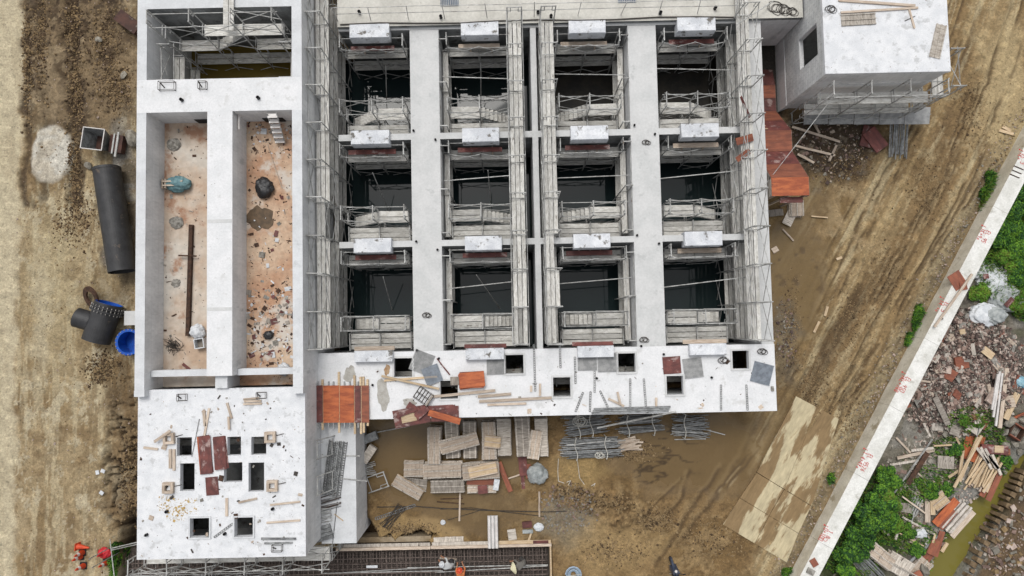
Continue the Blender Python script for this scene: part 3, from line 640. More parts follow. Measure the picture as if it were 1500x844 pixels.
def scaffold(label, x, y, rz, n, L, wd, z0, lifts, levels, nb=2, braces=(-1, 1), group='tube scaffolds in the basin bays', top_frames=True, stair=None, skip=(), m=STEEL, pm=PLANK, rails=True, ends=False):
    root = thing('scaffold', label, 'scaffold', (x, y, z0), rz, group)
    for i in range(n+1):
        for k in range(lifts):
            if (k == lifts-1 and (not top_frames or (ends and 0 < i < n))): continue
            o = ob('frame', frame_mesh(wd, m=m), root, (i*L+U(-.015, .015), U(-.015, .015), k*LIFT), (U(-.012, .012), U(-.012, .012), U(-.03, .03)))
    for i in range(n):
        for k in range(lifts):
            for s in braces:
                if random.random() < .88: ob('cross_brace', brace_mesh(L, m=m), root, (i*L, s*(wd/2+.03), k*LIFT), (0, U(-.01, .01), 0))
        for z in levels:
            if (i, z) in skip: continue
            bw = (wd-.02)/nb
            for j in range(nb):
                if random.random() < .03: continue
                ob('plank', board_mesh(L-.03, bw-.036, .045, pm, 'plank'), root, (i*L+L/2+U(-.02, .02), -wd/2+.01+bw*(j+.5)+U(-.006, .006), z-z0+.025+U(-.004, .008)), (U(-.006, .006), U(-.008, .008), U(-.012, .012)))
    if rails and lifts > 0:
        top = lifts*LIFT-.5
        for s in (-1, 1):
            if random.random() < .7: MB().tube((-.1, s*(wd/2+.02), top), (n*L+U(.0, .3), s*(wd/2+.02)+U(-.04, .04), top+U(-.06, .06)), .02, 5).build('guard_rail', m, root)
    if stair: flight(root, L-.1, stair[1]-z0, stair[2]-z0, wd-.1, stair[0]*L+.05, stair[3])
    return root
ZP = FLOOR+LIFT*2     # 1.65: working platforms inside the bays
ZW = FLOOR+LIFT*3     # 3.35: long walkways above the walls
ZL = FLOOR+LIFT       # -0.05
WK = 1.8
# four long walkways, north-south
for lab, xc, sd in (('long scaffold walkway standing against the tank\'s outer wall', -9.27, 1), ('long three-board scaffold walkway west of the thin centre partition', .40, -1),
                    ('long three-board scaffold walkway east of the thin centre partition', 2.02, 1), ('long scaffold walkway standing against the basin\'s east wall', 11.86, -1)):
    scaffold(lab, xc, -1.0, R(90), 9 if abs(xc) < 5 else 10, WK, .70, FLOOR, 4, [ZW+.03, ZP, ZL], nb=3, group='long walkways in the basin', braces=((-1, 1) if abs(xc) > 5 else (1,)))
RN = ['northern', 'middle', 'southern']; CN = ['first', 'second', 'third', 'fourth']
NX = [-8.45, -3.05, 2.55, 7.95]
for r_, (y0, y1) in enumerate(ROWY):
    for c_, (x0, x1) in enumerate(BAYX):
        where = f'{RN[r_]} row, {CN[c_]} bay from the tank'
        Lb = 1.58; xs = NX[c_]
        scaffold(f'two-level scaffold along a bay back wall, {where}', xs, y1-.62+(.12 if r_ else 0), 0, 2, Lb, .58, FLOOR, 3, [ZP-.03, ZL], nb=2, group='back wall scaffolds in the bays', braces=(-1,), ends=True)
        scaffold(f'low scaffold deck along a bay front wall, {where}', xs, y0+.52, 0, 2, Lb, .84, FLOOR, 2, [ZP-.25, ZL], nb=3, group='front wall decks in the bays', braces=(-1,), top_frames=True)
        left_stair = c_ in (0, 2)
        i_s = 0 if left_stair else 1
        scaffold(f'stair scaffold with treads and landing, {where}', xs, y0+1.42, 0, 2, Lb, .66, FLOOR, 3, [ZP+.03], nb=2, group='stair scaffolds in the bays', skip=((i_s, ZP+.03),), stair=(i_s, ZL+.2, ZP+.05, 1 if left_stair else -1))
        if c_ in (1, 2):
            xx = x0+.22 if c_ == 1 else x1-.22
            scaffold(f'narrow scaffold against the wide channel wall, {where}', xx, y0+.3, R(90), 2, 2.2, .34, FLOOR, 3, [ZP, ZL], nb=1, group='narrow side scaffolds in the bays', braces=())
        # loose props across the opening
        zt = 2.4
        if not (r_ == 2 and c_ == 0):
            a = Vector((x0+.1, y0+3.0+U(-.2, .3), zt)); b = Vector((x1-(1.2 if c_ in (1,) else .1), y0+3.1+U(-.2, .4), zt+U(-.1, .3)))
            if c_ != 0: tag(MB().tube(a, b, .026).build('shoring_pole', STEEL), f'steel pole spanning a bay wall to wall, {where}', 'pole', 'poles across the bays')
        if c_ in (0, 1):
            a = Vector((xs+1.5+U(-.3, .6), y1-1.4, ZP+.3)); b = Vector((xs+1.9+U(-.6, .6), y0+2.0, -1.5))
            tag(MB().tube(a, b, .024).build('leaning_pole', STEEL), f'slanting steel pole leaning into the water, {where}', 'pole', 'slanting poles in the bays')
# scaffold under the front slab, seen through its hatches
scaffold('shadowed scaffold under the front slab, seen through its hatches', -8.6, -2.75, 0, 11, 1.8, .9, FLOOR, 2, [1.2], nb=3, group=None, braces=(), rails=False)
scaffold('shadowed scaffold inside the chamber under the eight openings', -16.6, -8.6, 0, 3, 1.8, .9, 1.6, 1, [3.0], nb=3, group=None, braces=(), rails=False)
scaffold('second shadowed scaffold inside the chamber below the red panels', -16.6, -5.2, 0, 3, 1.8, .9, 1.6, 1, [3.0], nb=3, group=None, braces=(), rails=False)
# --- pit scaffolds inside the tank
def cx(px, py, z): p = P(px, py, z); return p.x, p.y
scaffold('tall scaffold along the back of the tank pit', -16.35, 14.3, 0, 3, 1.9, .6, FLOOR, 5, [5.08, 3.38, ZP], nb=2, group='scaffolds in the tank pit', skip=((0, 5.08), (1, 3.38)), stair=(1, 3.4, 5.0, 1))
scaffold('side scaffold along the west wall of the tank pit', -16.45, 12.0, R(90), 1, 1.75, .55, FLOOR, 4, [3.35, ZP], nb=2, group='scaffolds in the tank pit')
scaffold('side scaffold along the east wall of the tank pit', -10.62, 12.0, R(90), 1, 1.75, .55, FLOOR, 4, [3.35], nb=2, group='scaffolds in the tank pit')
scaffold('low corner scaffold beside the cross deck in the tank pit', -12.4, 12.3, 0, 1, 1.7, .55, FLOOR, 3, [], nb=2, braces=(1,), group='scaffolds in the tank pit')
# plank bridge running north from the pit
tag(MB().box(-13.35, -13.12, 14.1, 17.6, 5.5, 5.545).box(-13.09, -12.86, 14.1, 17.6, 5.5, 5.545).build('plank_bridge', PLANK), 'pale two-board plank bridge running over the back wall of the tank pit', 'plank')
# --- scaffolds round the block house
scaffold('scaffold on the front face of the block house', 15.5, 10.92, 0, 3, 1.83, .62, 0, 3, [3.35, 1.7], nb=2, group='scaffolds round the block house', braces=(-1,))
scaffold('scaffold at the roadside corner of the block house', 21.5, 10.9, R(90), 1, 1.83, .62, 0, 3, [1.7, 3.35], nb=2, group='scaffolds round the block house')
# --- scaffold below the south edge of the holed roof
scaffold('scaffold along the south edge of the holed white roof', -18.4, -11.15, 0, 5, 1.83, .72, -.9, 3, [2.5], nb=2, group=None, top_frames=True)
scaffold('outer scaffold between the holed roof and the rebar mat', -19.6, -12.6, 0, 4, 1.83, .72, -.9, 2, [], nb=2, group=None)
# guard rail on the north deck
rail = thing('guard_rail', 'thin steel guard rail along the edge of the north deck', 'railing', (0, 0, ND))
y0 = 15.5
for i, px in enumerate((491, 540, 596, 650, 713, 783, 848, 912, 968, 1026, 1085)):
    x = P(px, 22, ND+.5).x; MB().tube((x, y0, 0), (x+U(-.12, .12), y0+U(.1, .25), 1.1), .02, 5).build('post', STEEL, rail)
for h in (.55, 1.05):
    pts = [Vector((-8.5+i*2.05, y0+.02+h*.15+U(-.02, .02), h+U(-.03, .03))) for i in range(11)]
    MB().path(pts, .017).build('rail', STEEL, rail)
tag(MB().path([Vector((-8.4+i*2.0, 15.28+.05*math.sin(i*1.7), ND+.04)) for i in range(11)], .035).build('hose', WIRE), 'dark hose lying along the edge of the north deck', 'hose')
tag(MB().tube((13.4, 15.9, ND+.3), (11.4, 14.6, ND+.6), .03).build('bent_pole', STEEL), 'steel pole sticking over the north deck beside the east walkway', 'pole')

# ------------------------------------------------------------------ loose site material
LW = .09
def stick(px1, py1, px2, py2, z, label, wd=LW, t=.06, m=None, name='timber_batten', cat='timber', group=None, lift=0.0, z2=None):
    a, b = P(px1, py1, z), P(px2, py2, z if z2 is None else z2); d = b-a
    me_ = board_mesh(d.length, wd, t, m or TIMB, name)
    o = ob(name, me_, None, (a+b)/2+Vector((0, 0, t/2+.004+lift)))
    o.rotation_euler = (0, -math.asin(max(-1, min(1, d.z/d.length))), math.atan2(d.y, d.x))
    return tag(o, label, cat, group)
def pole(px1, py1, px2, py2, z, label, r=.026, m=None, name='steel_pole', cat='pole', group=None, z2=None):
    a, b = P(px1, py1, z+r), P(px2, py2, (z if z2 is None else z2)+r); c = (a+b)/2
    return tag(MB().tube(a-c, b-c, r).build(name, m or STEEL, None, c+Vector((0, 0, .004))), label, cat, group)
def panel(px, py, lpx, wpx, deg, z, label, m, t=.03, name='plywood_panel', cat='panel', group=None, tilt=0):
    k = (CAM_H-z)/FOC; c = P(px, py, z)
    o = ob(name, board_mesh(lpx*k, wpx*k, t, m, name), None, (c.x, c.y, z+t/2+.004+abs(math.sin(tilt))*wpx*k/2), (tilt, 0, R(deg)))
    return tag(o, label, cat, group)
def angle_strip(px1, py1, px2, py2, z, label, group=None, wd=.075):
    """slotted steel strip: two flanges joined by small webs, so the slots are real"""
    a, b = P(px1, py1, z), P(px2, py2, z); L = (b-a).length; mb = MB()
    for s in (-1, 1): mb.box(-L/2, L/2, s*wd/2-.012, s*wd/2+.012, 0, .03)
    n = int(L/.11)
    for i in range(n+1): x = -L/2+i*L/n; mb.box(x-.018, x+.018, -wd/2, wd/2, .002, .012)
    return tag(mb.build('slotted_strip', STEELD, None, (a+b)/2+Vector((0, 0, .004)), (0, 0, math.atan2((b-a).y, (b-a).x))), label, 'steel strip', group)
SW1 = 'short weathered batten lying loose on the roof with eight openings'; G1 = 'battens on the holed roof'
for q, l in (((299, 602, 301, 624), 'short batten beside a longer one above the red panel stacks'), ((307, 598, 300, 638), 'longer batten pointing at the taller red panel stack'), ((333, 590, 340, 613), 'slanting batten below the tank\'s middle wall'), ((336, 610, 337, 629), 'batten meeting the foot of the slanting one'), ((230, 646, 253, 630), 'batten leaning over a corner of a square form box'), ((211, 655.5, 232, 658), 'batten lying alone near the slope side of the holed roof'), ((332.6, 729.5, 332.6, 756), 'upright-lying batten above the two southern openings'), ((350, 736, 377, 730), 'batten lying nearly level below the long middle opening')): stick(*q, SWZ, l, wd=U(.08, .13), lift=.065 if 'meeting' in l else (.19 if 'leaning' in l else 0))
for q in ((250, 658, 250, 686), (255.5, 658, 255.5, 689)): stick(*q, SWZ, 'upright-lying pair of timber offcuts left of the red panels on the holed roof', wd=.13, group='paired offcuts on the holed roof')
for q in ((396, 739.6, 440, 734.7), (391, 765.6, 440, 762)): stick(*q, SWZ, 'long slim batten near the shelf side of the holed roof', wd=.08, group='long battens on the holed roof')
stick(383, 789, 434, 789, SWZ, 'longer of two grey steel bars at the south edge of the holed roof', m=STEELD, name='steel_bar', cat='steel bar', wd=.1)
stick(387.5, 795.7, 428.6, 795, SWZ, 'shorter of two grey steel bars at the south edge of the holed roof', m=STEELD, name='steel_bar', cat='steel bar', wd=.08)
angle_strip(314, 787, 341, 767, SWZ, 'slotted strip slanting between the two southern openings of the holed roof')
pole(292, 614, 281, 669, SWZ, 'thin rod slanting past the openings on the holed roof', r=.018, m=STEELD)
for k, q in enumerate(((357, 585, 380, 583), (358, 588, 383, 587), (357, 592, 384, 591))): stick(*q, SWZ, 'short board of a small parallel set below the tank on the holed roof', wd=.09, group='small parallel boards on the holed roof')
# red panels
def panel_stack(px, py, lpx, wpx, deg, z, n, mats, label, name='panel_stack', cat='panel stack', t=.025, batten=False, jitter=.04, group=None, gap=.012, twist=4):
    k = (CAM_H-z-n*t)/FOC; c = P(px, py, z+n*t)
    root = thing(name, label, cat, (c.x, c.y, z+.004), R(deg), group)
    zz = 0
    for i in range(n):
        mm = mats[i % len(mats)] if i < n-1 else mats[0]
        ob('panel', board_mesh(lpx*k+U(-.03, .03), wpx*k+U(-.02, .02), t, mm, 'panel'), root, (U(-jitter, jitter), U(-jitter, jitter), zz+t/2), (0, 0, R(U(-twist, twist)) if i < n-1 else 0))
        zz += t+.002
    return root, zz, lpx*k, wpx*k
panel_stack(300, 667, 54, 17, 94, SWZ, 3, [REDP, ORAP, REDP], 'taller leaning stack of dark red panels on the holed roof')
panel_stack(323, 664, 46, 17, 94, SWZ, 3, [REDP, REDP], 'second stack of worn red panels beside an opening on the holed roof')
panel(311, 712, 26, 18, 94, SWZ, 'small red plywood sheet below the red panel stacks', REDP)
# square wooden boxes round column starters
def ring_box(px, py, s, z, label, deg=0):
    c = P(px, py, z); a, b = s/2, s/2-.12; root = thing('form_box', label, 'form box', (c.x, c.y, z+.003), R(deg), 'square form boxes on the holed roof')
    for i in range(4): MB().box(-a, b, a-.12, a, 0, .18).build('side_board', TIMB, root, rot=(0, 0, i*math.pi/2))
    MB().tube((a, .05, .02), (a+.35, .12, .02), .018, 5).build('tie_rod', WIRE, root)
for i, q in enumerate(((249, 642), (397, 640), (248, 714), (400, 711))): ring_box(*q, .50, SWZ, 'square brown form box with a hollow centre on the holed roof', U(-4, 4))
def rebar_cage(px, py, lx, ly, z, label, hh=.18, m=WIRE):
    c = P(px, py, z); mb = MB()
    for h in (.0, hh):
        for s in (-1, 1): mb.tube((-lx/2, s*ly/2, h+.012), (lx/2, s*ly/2, h+.012), .012, 5); mb.tube((s*lx/2, -ly/2, h+.012), (s*lx/2, ly/2, h+.012), .012, 5)
    for sx in (-1, 1):
        for sy in (-1, 1): mb.tube((sx*lx/2, sy*ly/2, 0), (sx*lx/2, sy*ly/2, hh+.01), .012, 5)
    mb.tube((-lx*.2, -.05, .02), (-lx*.3, .1, .3), .03, 6)
    tag(mb.build('wire_cage', m, None, (c.x, c.y, z+.003)), label, 'wire cage', 'small wire cages on the roofs')
for q, l in (((246, 127, .75, .4), 'wide wire cage round two stubs on the cross deck of the tank'), ((298, 126, .36, .36), 'square wire cage on the cross deck of the tank'), ((268, 582, .4, .3), 'little wire cage below the west channel on the holed roof'), ((384, 579, .42, .28), 'little wire cage below the east channel on the holed roof'), ((407, 802, .45, .3), 'little wire cage at the south edge of the holed roof')):
    rebar_cage(*q, SWZ if q[1] > 560 else TK, l)
# crumpled things: sacks, heaps
def sack(px, py, r, z, label, m, name='sack', cat='sack', sq=(1, 1, .55), group=None, seed=0, n=4):
    import bmesh
    rs = random.Random(seed+int(px*3+py)); bm = bmesh.new(); bmesh.ops.create_icosphere(bm, subdivisions=n, radius=1)
    ph = [Vector((rs.uniform(-1, 1), rs.uniform(-1, 1), rs.uniform(-1, 1))).normalized()*rs.uniform(2, 6) for _ in range(14)]; of = [rs.uniform(0, 6) for _ in ph]
    for v in bm.verts:
        d = sum(abs(math.sin(p.dot(v.co)+o)) for p, o in zip(ph[:4], of))/4; d2 = sum(abs(math.sin(2.6*p.dot(v.co)+o)) for p, o in zip(ph[4:8], of[4:]))/4; d3 = abs(math.sin(5*ph[9].dot(v.co)+of[9]))
        f = .55+.5*d+.28*d2+.07*d3; co = v.co*f
        v.co = Vector((co.x*r*sq[0], co.y*r*sq[1], max(co.z, -.55)*r*sq[2]))
    zmin = min(v.co.z for v in bm.verts)
    for v in bm.verts: v.co.z -= zmin
    me_ = bpy.data.meshes.new(name); bm.to_mesh(me_); bm.free(); me_.materials.append(m)
    if m is not MORT: me_.polygons.foreach_set('use_smooth', [True]*len(me_.polygons))
    c = P(px, py, z); return tag(ob(name, me_, None, (c.x, c.y, z+.002)), label, cat, group)
# west channel
bag = thing('tarp_bundle', 'teal tarpaulin bundle strapped to a wooden frame in the west channel', 'bundle', (*P(262, 271, CH)[:2], CH+.003))
t_ = sack(0, 0, .48, CH, 'x', TEAL, name='tarp', seed=5, sq=(1.15, .75, .6)); t_.parent = bag; t_.location = (.05, 0, .02)
for kk in ('label', 'category'): del t_[kk]
for s in (-1, 1): MB().cbox((-.12, s*.1, .42), (1.0, .07, .05)).build('frame_bar', TIMB, bag)
for x in (-.62, -.48): MB().cbox((x, 0, .2), (.06, .46, .4)).build('frame_end', TIMB, bag)
sack(389, 276, .42, CH, 'black plastic sack in the rusty east channel', BAGB, sq=(.9, 1.1, .7), seed=2)
sack(394, 491, .2, CH, 'small black bag among the litter of the east channel', BAGB, sq=(1.1, .9, .7), seed=3)
sack(416, 541, .28, CH, 'crumpled white sheet in the south corner of the east channel', BAGW, sq=(1, 1, .4), seed=4, cat='sheet', name='plastic_sheet')
sack(355, 470, .25, CH, 'crumpled pale sheet by the middle wall in the east channel', BAGG, sq=(.8, 1, .35), seed=6, cat='sheet', name='plastic_sheet')
sack(292, 486, .32, CH, 'round white sack leaning on the middle wall in the west channel', BAGW, seed=7, sq=(1, 1, .8))
bx = thing('open_carton', 'open white carton below the round sack in the west channel', 'carton', (*P(296, 503, CH)[:2], CH+.003), R(8))
for a in ((-.24, .24, -.24, -.2), (-.24, .24, .2, .24), (-.24, -.2, -.2, .2), (.2, .24, -.2, .2)): MB().box(*a, 0, .35).build('side', BAGW, bx)
MB().box(-.2, .2, -.2, .2, .0, .03).build('base', TIMD, bx)
for q, l in (((255, 212), 'dark mortar heap at the north end of the west channel'), ((259, 326), 'pale mortar heap halfway down the west channel'), ((258, 415), 'small mortar heap beside the long rusty beam')): sack(*q, .3 if q[1] != 415 else .2, CH, l, MORT, name='mortar_heap', cat='heap', sq=(1, .9, .25), seed=q[1])
mb = MB(); rs = random.Random(4)
for i in range(40):
    a = Vector((rs.gauss(0, .2), rs.gauss(0, .2), rs.uniform(.03, .3))); b = Vector((rs.gauss(0, .2), rs.gauss(0, .2), rs.uniform(.03, .3))); mb.tube(a, b, .012, 4)
c = P(256, 506, CH); tag(mb.build('wire_tangle', WIRE, None, (c.x, c.y, CH)), 'grey tangle of tie wire near the weir of the west channel', 'wire tangle')
stick(282, 330, 277, 492, CH, 'long dark rusty steel beam lying down the west channel', wd=.18, t=.2, m=RUST, name='steel_beam', cat='steel beam')
stick(265, 375, 291, 376, CH, 'short brown bar crossing the long rusty beam', wd=.07, m=RUST, name='steel_bar', cat='steel bar', lift=.2)
stick(268, 533, 285, 547, CH, 'rusty flat bar near the south end of the west channel', wd=.13, t=.05, m=REDP, name='flat_bar', cat='steel bar')
pole(392, 212, 413, 275, CH, 'thin pale pole beside the black sack in the east channel', r=.02, m=TIMB)
pole(350, 164, 350, 190, TK-.6, 'white pipe clipped to the middle wall at the head of the east channel', r=.05, m=REFL, name='white_pipe', cat='pipe')
# white step ladder going down into the east channel
ld = thing('step_stair', 'white precast stair leaning into the head of the east channel', 'stair', (0, 0, 0))
a, b = P(398, 166, TK), P(411, 210, CH+.1)
mb = MB()
for s in (-1, 1): mb.tube(a+Vector((s*.22, 0, 0)), b+Vector((s*.22, 0, 0)), .03, 5)
mb.build('stringer', STEEL, ld)
for i in range(6):
    p = a.lerp(b, (i+.5)/6); MB().cbox((0, 0, 0), (.46, .2, .05)).build('tread', REFL, ld, p)
# channel litter: nobody could count it
def litter(name, x0, x1, y0, y1, z, n, mats, smin, smax, seed, dens=None, flat=.3, label=None):
    rs = random.Random(seed); mb = MB()
    k = 0; tries = 0
    while k < n and tries < n*20:
        tries += 1; x, y = rs.uniform(x0, x1), rs.uniform(y0, y1)
        if dens and rs.random() > dens(x, y): continue
        s = rs.uniform(smin, smax)*(rs.random()**2*1.5+.35); zz = z(x, y) if callable(z) else z
        rot = Euler((rs.uniform(-.25, .25), rs.uniform(-.25, .25), rs.uniform(0, 6.3))).to_matrix()
        ar = rs.choice([.15, .3, .6, .9]); h = s*flat*rs.uniform(.3, 1)
        mb.cbox((x, y, zz+h*.4), (s, s*ar, h), rot, rs.randrange(len(mats))); k += 1
    o = mb.build(name, mats)
    if label: o['label'] = label
    return stuff(o)
litter('litter', -12.9, -10.2, -1.7, 10.1, CH, 560, [BAGW, RUST, TIMD, MORT, REDP, RUST, BAGW], .05, .2, 5, lambda x, y: .9 if y < 2 else (.8 if y > 8.6 else .12), .2, 'scattered offcuts, wire and paper on the floor of the east channel')
litter('grit', -17, -14.2, -1.7, 10.1, CH, 130, [RUST, TIMD, MORT], .03, .14, 6, None, .3, 'small dark grit on the floor of the west channel')
litter('litter', -9.5, 12.9, -4.5, -1.8, SL, 150, [TIMB, MORT, WIRE, RUST], .02, .16, 7, None, .2, 'tiny scraps of wood and mortar on the white front slab')
litter('litter', -17.4, -9.8, -10.4, -3, SWZ, 170, [TIMB, MORT, WIRE, RUST], .02, .15, 8, None, .2, 'tiny scraps of wood and mortar on the holed roof')
for cx_, cy_ in ((246, 737), (275, 741), (258, 752)):
    c = P(cx_, cy_, SWZ); litter('sawdust', c.x-.45, c.x+.45, c.y-.35, c.y+.35, SWZ, 90, [mat('yellow_sawdust', S(206, 178, 118), S(180, 150, 96), scale=5, rough=.9, rnd=0, bump=0)], .02, .09, cx_, None, .2, 'yellow sawdust crumbs on the holed roof')
STN = mat('rust_stain', S(188, 160, 128), S(160, 124, 92), scale=3, rough=.9, rnd=0, bump=.1); STG = mat('grey_slurry', S(196, 193, 186), S(172, 168, 160), scale=3, rough=.9, rnd=0, bump=.2)
for q, m_ in (((567, 542, 4, 8), STN), ((561, 578, 9, 22), STG), ((512, 548, 8, 12), STG), ((600, 590, 10, 6), STG)): MB().prism(blobpoly(*q, SL), SL+.001, SL+.005).build('spill', m_, basin)
# --- front slab: gratings, panels, timbers
def grating(px, py, lpx, deg, z, label, n=14, m=STEELG):
    k = (CAM_H-z)/FOC; L = lpx*k; c = P(px, py, z); mb = MB().box(-L/2, L/2, -L/2, L/2, 0, .012)
    for i in range(n): x = -L/2+(i+.5)*L/n; mb.box(x-L/n*.28, x+L/n*.28, -L/2+.01, L/2-.01, .012, .045)
    for s in (-1, 1): mb.box(-L/2, L/2, s*L/2-.015, s*L/2+.015, .012, .05)
    return tag(mb.build('hatch_cover', m, None, (c.x, c.y, z+.006), (0, 0, R(deg))), label, 'hatch cover', 'ribbed steel hatch covers on the front slab')
STB = mat('blue_grey_steel', S(150, 158, 168), S(120, 128, 138), scale=4, rough=.55, rnd=.05, bump=0, spec=.5)
grating(618, 531, 30, -22, SL, 'ribbed hatch cover turned askew beside the westernmost hatch')
g_ = grating(633, 549, 25, 20, SL+.06, 'smaller blue-grey hatch cover lying half over an askew one', 18, STB)
grating(727, 534, 28, 0, SL, 'square ribbed cover lying west of the hatch near the centre partition')
grating(860, 528, 28, 0, SL, 'ribbed cover with broad ribs lying beside a matching finer one', 10)
grating(890, 531, 28, 90, SL, 'fine ribbed cover lying just west of an open hatch', 18)
grating(1015, 539, 28, 6, SL, 'ribbed cover lying beside the flat red plywood square', 16)
grating(1116, 547, 29, -16, SL, 'blue-grey cover lying askew at the east edge of the slab', 18, STB)
panel(984, 535, 26, 25, 3, SL, 'flat red plywood square above an open hatch on the front slab', REDP)
panel_stack(691, 557, 36, 22, 5, SL, 6, [ORAP, REDP, ORAP, BRNP], 'orange topped stack of plywood beside a hatch on the front slab', t=.05)
panel(667, 558, 14, 12, 2, SL, 'small brown board beside the orange topped plywood stack', TIMD, t=.08)
for q, l in (((559.7, 550.4, 643.8, 569.4), 'long pale batten crossing over another near the askew covers'), ((563, 557.5, 641, 551.6), 'long pale batten lying under the crossing one near the askew covers'), ((634, 581, 725.5, 572), 'thick long timber below the orange topped stack'),
             ((700, 581, 748.6, 577), 'timber beside the thick long one on the front slab'), ((702, 588, 808, 582.6), 'longest timber running toward the stair hatch'), ((714, 593, 771, 591), 'thin reddish timber nearest the slab edge')):
    stick(*q, SL, l, wd=.13 if 'thick' in l or 'longest' in l else .1, t=.09, m=TIMF if 'pale' in l else TIMB, lift=.1 if 'crossing over' in l else 0)
for q, l in (((778, 565, 778, 574), 'tiny batten west of the stair hatch'), ((791, 562, 791, 580), 'short batten ending on the longest timber'), ((891, 584, 914, 595), 'short batten crossing under another by the steel channels'), ((904, 574, 908.5, 593), 'short upright batten crossing over a slanting one'), ((961, 582.5, 961, 595.6), 'short batten alone at the end of the steel channels')): stick(*q, SL, l, wd=.11, lift=.065 if 'over' in l else 0)
SLL = {842: 'touching the west edge of the broad-ribbed cover', 782: 'in line with the thin centre partition', 820: 'just east of the centre partition\'s end', 871: 'below the gap between two ribbed covers', 854: 'slanting over the slab edge above the tubes', 865: 'parallel to the slab edge end of the slanting one', 879: 'slanting the other way toward the steel channels', 923: 'below the open hatch, nearer the steel channels', 943: 'below the open hatch, nearer the red square', 1056: 'east of the hatch under the red square', 1093: 'below the hatch by the east edge'}
for q in ((842, 523, 843, 562), (782, 505, 784, 573), (820, 505, 821, 539), (871, 544, 871, 575), (854, 575, 843, 603), (865, 574, 864, 603), (879, 573, 890, 596), (923, 555, 923, 595), (943, 555, 946, 595), (1056, 564, 1056, 601), (1093, 564, 1095, 601)):
    angle_strip(*q, SL, 'grey slotted steel strip '+SLL[q[0]])
stick(640, 525, 647, 534, SL, 'short red stick beside the askew covers', m=REDP, wd=.05); stick(646, 533, 659, 549, SL, 'longer red stick pointing at the orange topped stack', m=REDP, wd=.06)
ch = thing('steel_channel_stack', 'pile of long pale steel channels on the edge of the front slab', 'steel stack', (*P(924, 600, SL)[:2], SL+.004), R(.5))
for i in range(3):
    MB().box(-1.95+i*.06, 1.85+i*.05, -.15+i*.1, -.07+i*.1, 0, .1).build('channel', STEELD, ch)
pole(875, 627, 990, 603, .9, 'long steel tube leaning from the ground up on the slab edge', r=.05, z2=SL+.12)
# wire basket
wb = thing('wire_basket', 'dark wire basket tipped on the front slab behind the red scrap', 'basket', (*P(621, 580, SL)[:2], SL+.01), R(-35))
mb = MB()
for i in range(6):
    x = -.4+i*.16; mb.tube((x, -.3, 0), (x, .3, 0), .014, 4); mb.tube((x, -.3, .3), (x, .3, .3), .014, 4)
for y in (-.3, 0, .3): mb.tube((-.4, y, 0), (.4, y, 0), .014, 4); mb.tube((-.4, y, .3), (.4, y, .3), .014, 4)
for sx in (-.4, .4):
    for y in (-.3, .3): mb.tube((sx, y, 0), (sx, y, .3), .014, 4)
mb.build('mesh_sides', WIRE, wb); MB().cbox((.36, 0, .17), (.1, .6, .28)).build('end_board', TIMD, wb)
# red scrap at the slab edge
panel(603, 610, 52, 26, 10, SL-.0, 'dark red plywood sheet hanging over the slab edge', REDP, t=.04); panel(599, 612, 22, 12, 10, SL+.05, 'pale board lying on the hanging red sheet', TIMF)
for i, q in enumerate(((608, 600, 26, 10, -35), (596, 603, 30, 8, 20), (618, 604, 22, 10, 40))): panel(*q, SL+.09+.035*i, ['short red strip pointing away from the wire basket', 'slim red strip lying along the hanging sheet', 'short red strip nearest the slab hatch'][i], REDP)
panel(652, 606, 40, 22, 0, SL, 'broad dark red sheet at the bottom of the red scrap heap', REDP, t=.05); panel(640, 597, 48, 6, 2, SL+.06, 'narrow red board lying behind the scrap heap', REDP)
panel(651, 611, 48, 9, -17, SL+.12, 'bright orange plank on top of the red scrap heap', ORAP, t=.04); panel(662, 602, 16, 12, 30, SL+.07, 'small maroon square beside the orange plank', REDP)
# loose wire coils
def coil(px, py, r, z, label, m=WIRE, turns=5, th=.012, name='wire_coil', cat='wire coil', group=None):
    c = P(px, py, z); rs = random.Random(int(px)); pts = []
    for i in range(turns*12):
        a = i*math.pi/6; rr = r*(.7+.3*math.sin(i*.37)+rs.uniform(-.08, .08)); pts.append(Vector((rr*math.cos(a)+.1*math.sin(i*.1), rr*math.sin(a)*.8, th+.02*rs.random()+i*.0006)))
    return tag(MB().path(pts, th, 4).build(name, m, None, (c.x, c.y, z)), label, cat, group)
for q, l in (((1060, 528, .22), 'loose tie wire below the fourth bay on the front slab'), ((1117, 515, .2), 'loose tie wire at the north-east corner of the front slab'), ((944, 498, .18), 'loose brown wire on the east channel wall'), ((626, 462, .17), 'wire and scraps on the west channel wall'), ((947, 209, .16), 'small wire nest halfway up the east channel wall'), ((1217, 14, .25), 'black wire loop on the roof of the block house')):
    coil(*q, NEZ if q[0] > 1200 else SL, l)
for i in range(3): coil(1136+i*12, 12+i*3, .45-.08*i, ND, 'tangle of dark cable at the east end of the north deck', group='cable tangles on the north deck', turns=4, th=.013)
